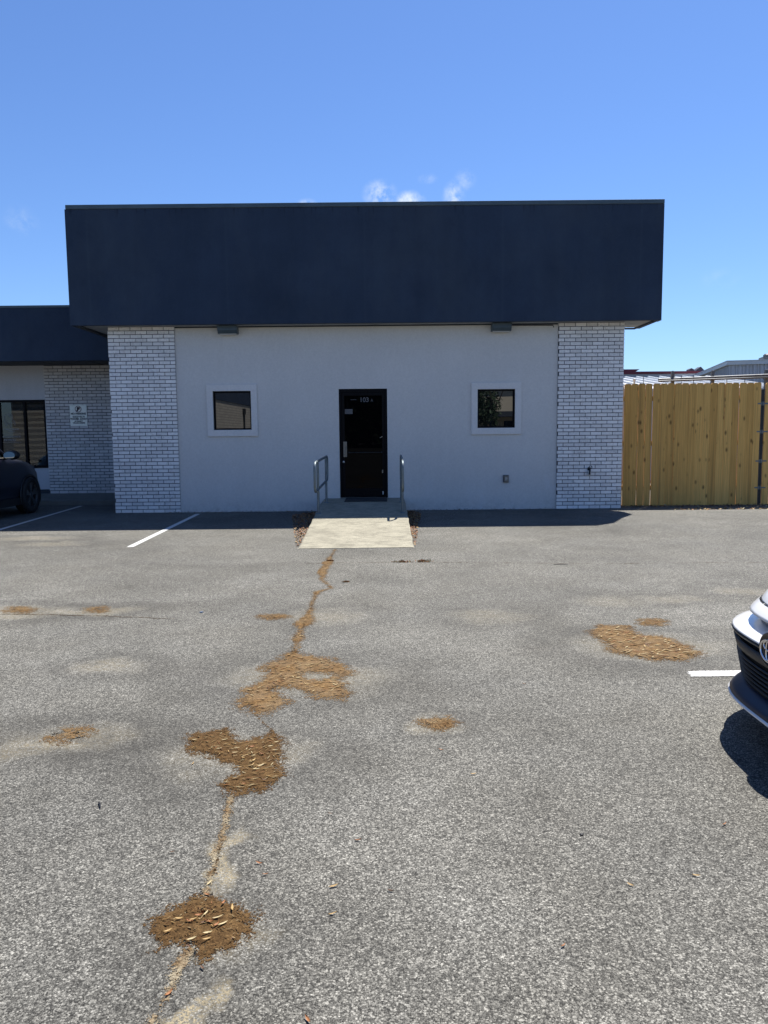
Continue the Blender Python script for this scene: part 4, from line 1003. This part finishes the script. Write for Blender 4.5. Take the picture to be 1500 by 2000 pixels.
# dark blue crossover, nose towards the shop wing
CXB, CYB = -7.60, 15.34
su = empty('parked_car', (CXB, CYB, 0), R(90)); tag(su, 'dark navy crossover parked nose-in at the shop wing, cut by the left edge', 'car')
PB = car_paint('navy_car_paint', (.004, .006, .016), .35, .4)
body = [(.20,-.14,-4.42,.84,.45,.3),(.34,-.03,-4.50,.90,.48,.3),(.55,0,-4.52,.92,.5,.3),(.75,-.03,-4.50,.92,.52,.3),(.88,-.12,-4.48,.905,.54,.3),(.95,-.26,-4.46,.885,.55,.3),(1.0,-.52,-4.44,.865,.52,.28),(1.035,-.92,-4.42,.85,.4,.28),(1.06,-1.22,-4.42,.84,.3,.28)]
loft(body, True, True).build('body', PB, su, True)
gh = [(1.061,-1.26,-4.40,.83,.28,.26),(1.28,-1.60,-4.26,.775,.24,.24),(1.48,-1.98,-4.02,.71,.2,.22)]
loft(gh).build('windshield', CARGLASS, su, True)
loft([(1.48,-1.97,-4.03,.715,.2,.22),(1.54,-2.12,-3.92,.69,.2,.2),(1.585,-2.4,-3.7,.60,.2,.2),(1.60,-2.7,-3.4,.45,.2,.2)], True).build('roof', PB, su, True)
hwb = lambda z: np.interp(z, [1.061, 1.28, 1.48], [.83, .775, .71])
for s in (-1, 1):   # A pillars, belt line, rear pillars
    mb = MB()
    mb.tube([(-1.50, s*.838, 1.062), (-1.82, s*.785, 1.28), (-2.16, s*.722, 1.485)], .026, 8)
    mb.tube([(-4.0, s*.835, 1.062), (-3.9, s*.785, 1.28), (-3.75, s*.72, 1.485)], .06, 8); mb.tube([(-2.75, s*.838, 1.062), (-2.78, s*.79, 1.28), (-2.8, s*.722, 1.485)], .03, 8)
    mb.tube([(-2.16, s*.722, 1.485), (-2.8, s*.725, 1.50), (-3.75, s*.72, 1.485)], .02, 8)
    mb.build('pillar', PB, su, True)
    mb = MB(); mb.tube([(-1.5, s*.845, 1.062), (-4.1, s*.842, 1.066)], .012, 6); mb.build('belt_trim', M['brushed'], su, True)
    root = su
    mb = MB(); c = Vector((-1.66, s*1.0, 1.115)); bm_ = []
    for k in range(9):
        a = math.pi*k/8; rr_ = math.sin(a)**.6; rows = [(c.x+.11*math.cos(a)+(.02 if s else 0), c.y+.125*rr_*math.cos(b), c.z+.085*rr_*math.sin(b)) for b in np.linspace(0, 2*math.pi, 17)[:-1]]
        bm_.append(rows)
    mb.grid(bm_, False, True); mb.tube([(c.x+.02, s*.84, 1.06), (c.x+.02, s*.94, 1.075)], .03, 8); mi = mb.build('side_mirror', M['black'], su, True)
    mb = MB(); mb.face([(c.x-.103, c.y+.10*math.cos(b), c.z+.066*math.sin(b)) for b in np.linspace(0, 2*math.pi, 21)[:-1]])
    g_ = mb.build('mirror_glass', NT('mirror').done((.8, .85, .85), .02, 1.0), su); g_.parent = mi
    for xx in (-.86, -3.55):
        wheel(su, xx, s*.962, .345, s, RIM); arch(su, xx, s*.918, .345, s, M['black'])
    mb = MB(); mb.box(-3.1, -1.3, s*.90-.03, s*.90+.03, .2, .33); mb.build('sill', M['black'], su)
    mb = MB(); mb.box(-2.05, -1.88, s*.925-.012, s*.925+.02, .86, .885); mb.build('door_handle', PB, su)
    mb = MB(); mb.grid([[(-.32-.05*k, s*(.70+.05*k), .80+.02*j*2) for j in range(3)] for k in range(4)]); mb.build('headlight', CARGLASS, su)

# white saloon, nose pointing left, only its front corner in the frame
RX = 1.65
sc_ = empty('white_car', (RX, 3.20, 0), R(180)); tag(sc_, 'white saloon car with black slatted grille, nose cut by the right edge', 'car')
PW = car_paint('white_car_paint', (.68, .69, .70), .3, .7)
GB = mat_worn('gloss_black_plastic', (.012, .012, .013), .28, 0, .2, 8); MBK = mat_worn('matt_grey_plastic', (.032, .030, .029), .55, 0, .15, 10)
LIPM = mat_worn('navy_lip_plastic', (.012, .016, .034), .4, 0, .15, 8)
n_ = .9; RP = 4; ROUND = .55
def dxl(l): return ROUND*abs(l/n_)**RP
def fr_(z, X0, hw=n_, rf=ROUND, xr=-4.75): return (z, RX-X0, xr, hw, rf, .35, 26, 10, RP)
def front_strip(levels, lmax, n=28):
    mb = MB(); mb.grid([[(RX-X0-dxl(l), l, z+rise*abs(l/n_)**2) for l in np.linspace(-lmax, lmax, n)] for z, X0, rise in levels]); return mb
loft([fr_(.125, 1.80, .86), fr_(.145, 1.70, .89), fr_(.158, 1.660), fr_(.170, 1.645), fr_(.178, 1.645), fr_(.182, 1.652)], False, True).build('bumper_lip', PW, sc_, True)
loft([fr_(.181, 1.655), fr_(.186, 1.652), fr_(.205, 1.672), fr_(.232, 1.712, .895), fr_(.240, 1.755, .89)]).build('lip_panel', LIPM, sc_, True)
loft([fr_(.232, 1.78, .888), fr_(.40, 1.76, .892), fr_(.50, 1.715, .895)]).build('body', PW, sc_, True)
loft([fr_(.490, 1.705, .896), fr_(.496, 1.662), fr_(.503, 1.653), fr_(.510, 1.660), fr_(.518, 1.690), fr_(.527, 1.725), fr_(.534, 1.755), fr_(.536, 1.80)]).build('bumper', PW, sc_, True)
HR = .75
hf = lambda z, X0, hw=.905: fr_(z, X0, hw, HR)
loft([hf(.590, 1.83, .90), hf(.578, 1.76), hf(.576, 1.728), hf(.582, 1.719), hf(.594, 1.728), hf(.612, 1.748), hf(.6265, 1.766)]).build('nose_cap', PW, sc_, True)
loft([hf(.622, 1.83, .895), hf(.6285, 1.775, .903), hf(.635, 1.778), hf(.67, 1.806), hf(.71, 1.86), hf(.755, 2.0, .89), hf(.80, 2.4, .88), fr_(.835, 2.75, .87, .35), fr_(.84, 2.85, .86, .3)], True).build('hood', PW, sc_, True)
mb = MB()
for s in (-1, 1): mb.grid([[(x, s*.899, z) for z in (.48, .56, .63)] for x in (-.6, -2, -4.3)])
mb.build('side_panel', PW, sc_)
front_strip([(.526, 1.775, 0), (.54, 1.80, 0), (.58, 1.80, 0)], .84).build('upper_grille', GB, sc_, True)
mb = MB()
for k in range(36):
    l = -.62+k*.035; mb.tube([(RX-1.792-dxl(l), l, .540), (RX-1.792-dxl(l), l+.015, .574)], .003, 5)
mb.build('grille_mesh', M['black'], sc_)
lg = front_strip([(.228, 1.722, 0), (.30, 1.730, 0), (.40, 1.708, 0), (.498, 1.680, 0)], .72).build('lower_grille', M['hole'], sc_, True)
a_ = front_strip([(.400, 1.688, .02), (.403, 1.678, .02), (.450, 1.664, .03), (.453, 1.674, .03)], .68).build('band', MBK, sc_, True); a_.parent = lg
for k in range(6):
    z = .252+k*.0235; X0 = 1.708-.0050*k
    mb = front_strip([(z, X0+.02, .02), (z+.001, X0, .02), (z+.004, X0-.002, .02), (z+.005, X0+.02, .02)], .68); q = mb.build('slat', GB, sc_, True); q.parent = lg
mb = MB()
for s in (-1, 1):
    mb.grid([[(RX-x_-dxl(l), s*l, z) for z, x_ in ((.235, 1.70), (.35, 1.686), (.44, 1.668), (.497, 1.656))] for l in (.62, .65, .68, .73)])
q = mb.build('grille_surround', GB, sc_, True); q.parent = lg
mb = front_strip([(.482, 1.672, 0), (.484, 1.656, 0), (.4935, 1.652, 0), (.495, 1.664, 0)], .72); q = mb.build('top_bar', GB, sc_, True); q.parent = lg
ec = (RX-1.648, 0, .505)
em = MB(); em.lathe([(0, -.004), (.078, -.002), (.088, .008), (.098, .004), (.105, -.02)], ec, 'x', 36); eo = em.build('emblem', GB, sc_, True)
for v in eo.data.vertices: v.co.z = .505+(v.co.z-.505)*.78
mb = MB()
def oval(cy, cz, ry, rz): return [(ec[0]+.012, cy+ry*math.cos(a), cz+rz*math.sin(a)) for a in np.linspace(0, 2*math.pi, 37)[:-1]]
mb.tube(oval(0, .505, .066, .046), .0055, 6, True); mb.tube(oval(0, .526, .040, .020), .0045, 6, True); mb.tube(oval(0, .507, .018, .043), .0045, 6, True)
q = mb.build('emblem_ring', mat_worn('chrome', (.75, .76, .78), .12, 1.0, .05, 10), sc_, True); q.parent = eo
# headlights, cabin, wheels (outside the frame)
for s in (-1, 1):
    mb = MB(); mb.grid([[(RX-1.79-dxl(l)+.03, s*l, z) for z in (.54, .565, .59)] for l in np.linspace(.80, .893, 8)]); mb.build('headlight', CARGLASS, sc_, True)
loft([(.83,-1.15,-4.35,.84,.25,.25),(1.2,-1.75,-4.0,.74,.22,.22),(1.36,-2.15,-3.6,.66,.2,.2)]).build('windshield', CARGLASS, sc_, True)
loft([(1.36,-2.14,-3.61,.665,.2,.2),(1.41,-2.3,-3.45,.62,.2,.2),(1.43,-2.55,-3.2,.48,.2,.2)], True).build('roof', PW, sc_, True)
for s in (-1, 1):
    for xx in (-.95, -3.75): wheel(sc_, xx, s*.942, .33, s, RIM); arch(sc_, xx, s*.900, .33, s, M['black'])
    mb = MB(); mb.tube([(-1.4, s*.84, .83), (-1.95, s*.75, 1.2), (-2.3, s*.67, 1.37)], .03, 8); mb.tube([(-2.7, s*.84, .83), (-2.75, s*.75, 1.2), (-2.8, s*.67, 1.37)], .03, 8); mb.tube([(-4.1, s*.83, .83), (-3.8, s*.74, 1.2), (-3.5, s*.67, 1.37)], .05, 8); mb.build('pillar', PW, sc_, True)
    mb = MB(); mb.lathe([(0, -.06), (.07, -.05), (.085, 0), (.07, .05), (0, .06)], (-1.7, s*.98, .92), 'x', 14); mb.tube([(-1.7, s*.84, .85), (-1.7, s*.93, .90)], .025, 6); mb.build('side_mirror', PW, sc_, True)

# ---------------------------------------------------------------- across the lot (behind the camera, mirrored in the panes)
bb = empty('brick_building', (-9, -20, 0)); tag(bb, 'beige brick building with dark roof band, mirrored in the left window pane', 'building')
def mat_far_brick():
    t = NT('beige_brick'); sep = t.n.new('ShaderNodeSeparateXYZ'); t.lk(t.P, sep.inputs[0]); cb = t.n.new('ShaderNodeCombineXYZ'); t.lk(sep.outputs[1], cb.inputs[0]); t.lk(sep.outputs[2], cb.inputs[1])
    b = t.n.new('ShaderNodeTexBrick'); t.lk(cb.outputs[0], b.inputs['Vector']); b.inputs['Scale'].default_value = 1; b.inputs['Brick Width'].default_value = .4; b.inputs['Row Height'].default_value = .15; b.inputs['Mortar Size'].default_value = .014
    b.inputs['Color1'].default_value = (.50, .44, .34, 1); b.inputs['Color2'].default_value = (.42, .37, .28, 1); b.inputs['Mortar'].default_value = (.25, .22, .18, 1)
    return t.done(b.outputs['Color'], .9)
mb = MB(); mb.box(-20, -8.9, -42, -8, 0, 3.3); part(mb, 'wall', mat_far_brick(), bb)
mb = MB(); mb.box(-20.2, -8.86, -42.2, -7.8, 3.302, 4.6); part(mb, 'roof_band', M['navy'], bb)
mb = MB(); mb.tube([(-8.84, -20.5, 0), (-8.84, -20.5, 3.0)], .06, 8); mb.box(-8.9, -8.75, -20.7, -20.3, 2.7, 3.05); part(mb, 'downpipe', M['black'], bb)
tb = empty('tan_building', (12, -36, 0)); tag(tb, 'tan two-storey building with grey roof, mirrored in the right window pane', 'building')
mb = MB(); mb.box(3, 26, -46, -34, 0, 5.2); part(mb, 'wall', mat_worn('tan_wall', (.52, .45, .33), .9, 0, .1, 1), tb)
mb = MB(); mb.box(2.6, 26.4, -46.4, -33.6, 5.2, 5.5); mb.prism([(2.6, 5.5), (26.4, 5.5), (24, 7.4), (5, 7.4)], -46.4, -33.9); part(mb, 'roof', mat_worn('grey_shingle', (.20, .19, .18), .9, 0, .2, 3), tb)
mb = MB()
for i in range(5): mb.box(8.2+i*1.6, 9.1+i*1.6, -33.99, -33.95, .1, 2.3)
part(mb, 'window', CARGLASS, tb)
mb = MB(); mb.box(7.6, 26, -33.9, -31.5, 2.6, 3.0); part(mb, 'awning', M['dark_soffit'], tb)
tr0 = empty('tree', (7.5, -27, 0)); tag(tr0, 'dark leafy tree across the lot, mirrored in the right window pane', 'tree')
mb = MB(); mb.tube([(7.5, -27, 0), (7.55, -27, 1.5), (7.4, -26.9, 3.0)], [.22, .17, .12], 10)
for a in (0, 1.3, 2.6, 3.9, 5.2): mb.tube([(7.45, -26.95, 2.4), (7.4+.9*math.cos(a), -26.95+1.1*math.sin(a), 3.6), (7.4+1.3*math.cos(a+.3), -26.95+1.7*math.sin(a+.3), 4.6)], [.09, .06, .02], 6)
part(mb, 'trunk', mat_worn('bark', (.10, .075, .05), .9, 0, .3, 12), tr0, True)
mb = MB()
for _ in range(2600):
    u = rng.normal(0, 1, 3); u /= np.linalg.norm(u); r_ = random.random()**.4; lob = 1+.25*math.sin(u[0]*5)+.2*math.sin(u[2]*7+u[1]*4)
    c = np.array((7.2, -26.95, 3.3))+u*r_*lob*np.array((1.5, 1.5, 1.9)); a = rng.normal(0, 1, 3); a /= np.linalg.norm(a); b = np.cross(a, u); b /= np.linalg.norm(b)+1e-6; sz = random.uniform(.07, .16)
    mb.face([c-a*sz, c+b*sz*.5, c+a*sz, c-b*sz*.5])
part(mb, 'crown', mat_worn('dark_foliage', (.035, .06, .022), .7, 0, .4, 2), tr0)

# unseen tree line, added to keep the sky out of the door glass
mb = MB()
for _ in range(9000):
    x = random.uniform(-16, 6); top = 8.5+1.6*math.sin(x*.9)+1.1*math.sin(x*2.3+1); z = top*random.random()**.8; c = np.array((x, -46+rng.normal(0, 1.2), z))
    a = rng.normal(0, 1, 3); a /= np.linalg.norm(a); b = np.cross(a, rng.normal(0, 1, 3)); b /= np.linalg.norm(b)+1e-6; sz = random.uniform(.25, .55)
    mb.face([c-a*sz, c+b*sz*.6, c+a*sz, c-b*sz*.6])
tag(mb.build('sky_block_trees', bpy.data.materials['dark_foliage']), 'added dark tree line far across the lot, blocking the sky from the door glass', kind='stuff')
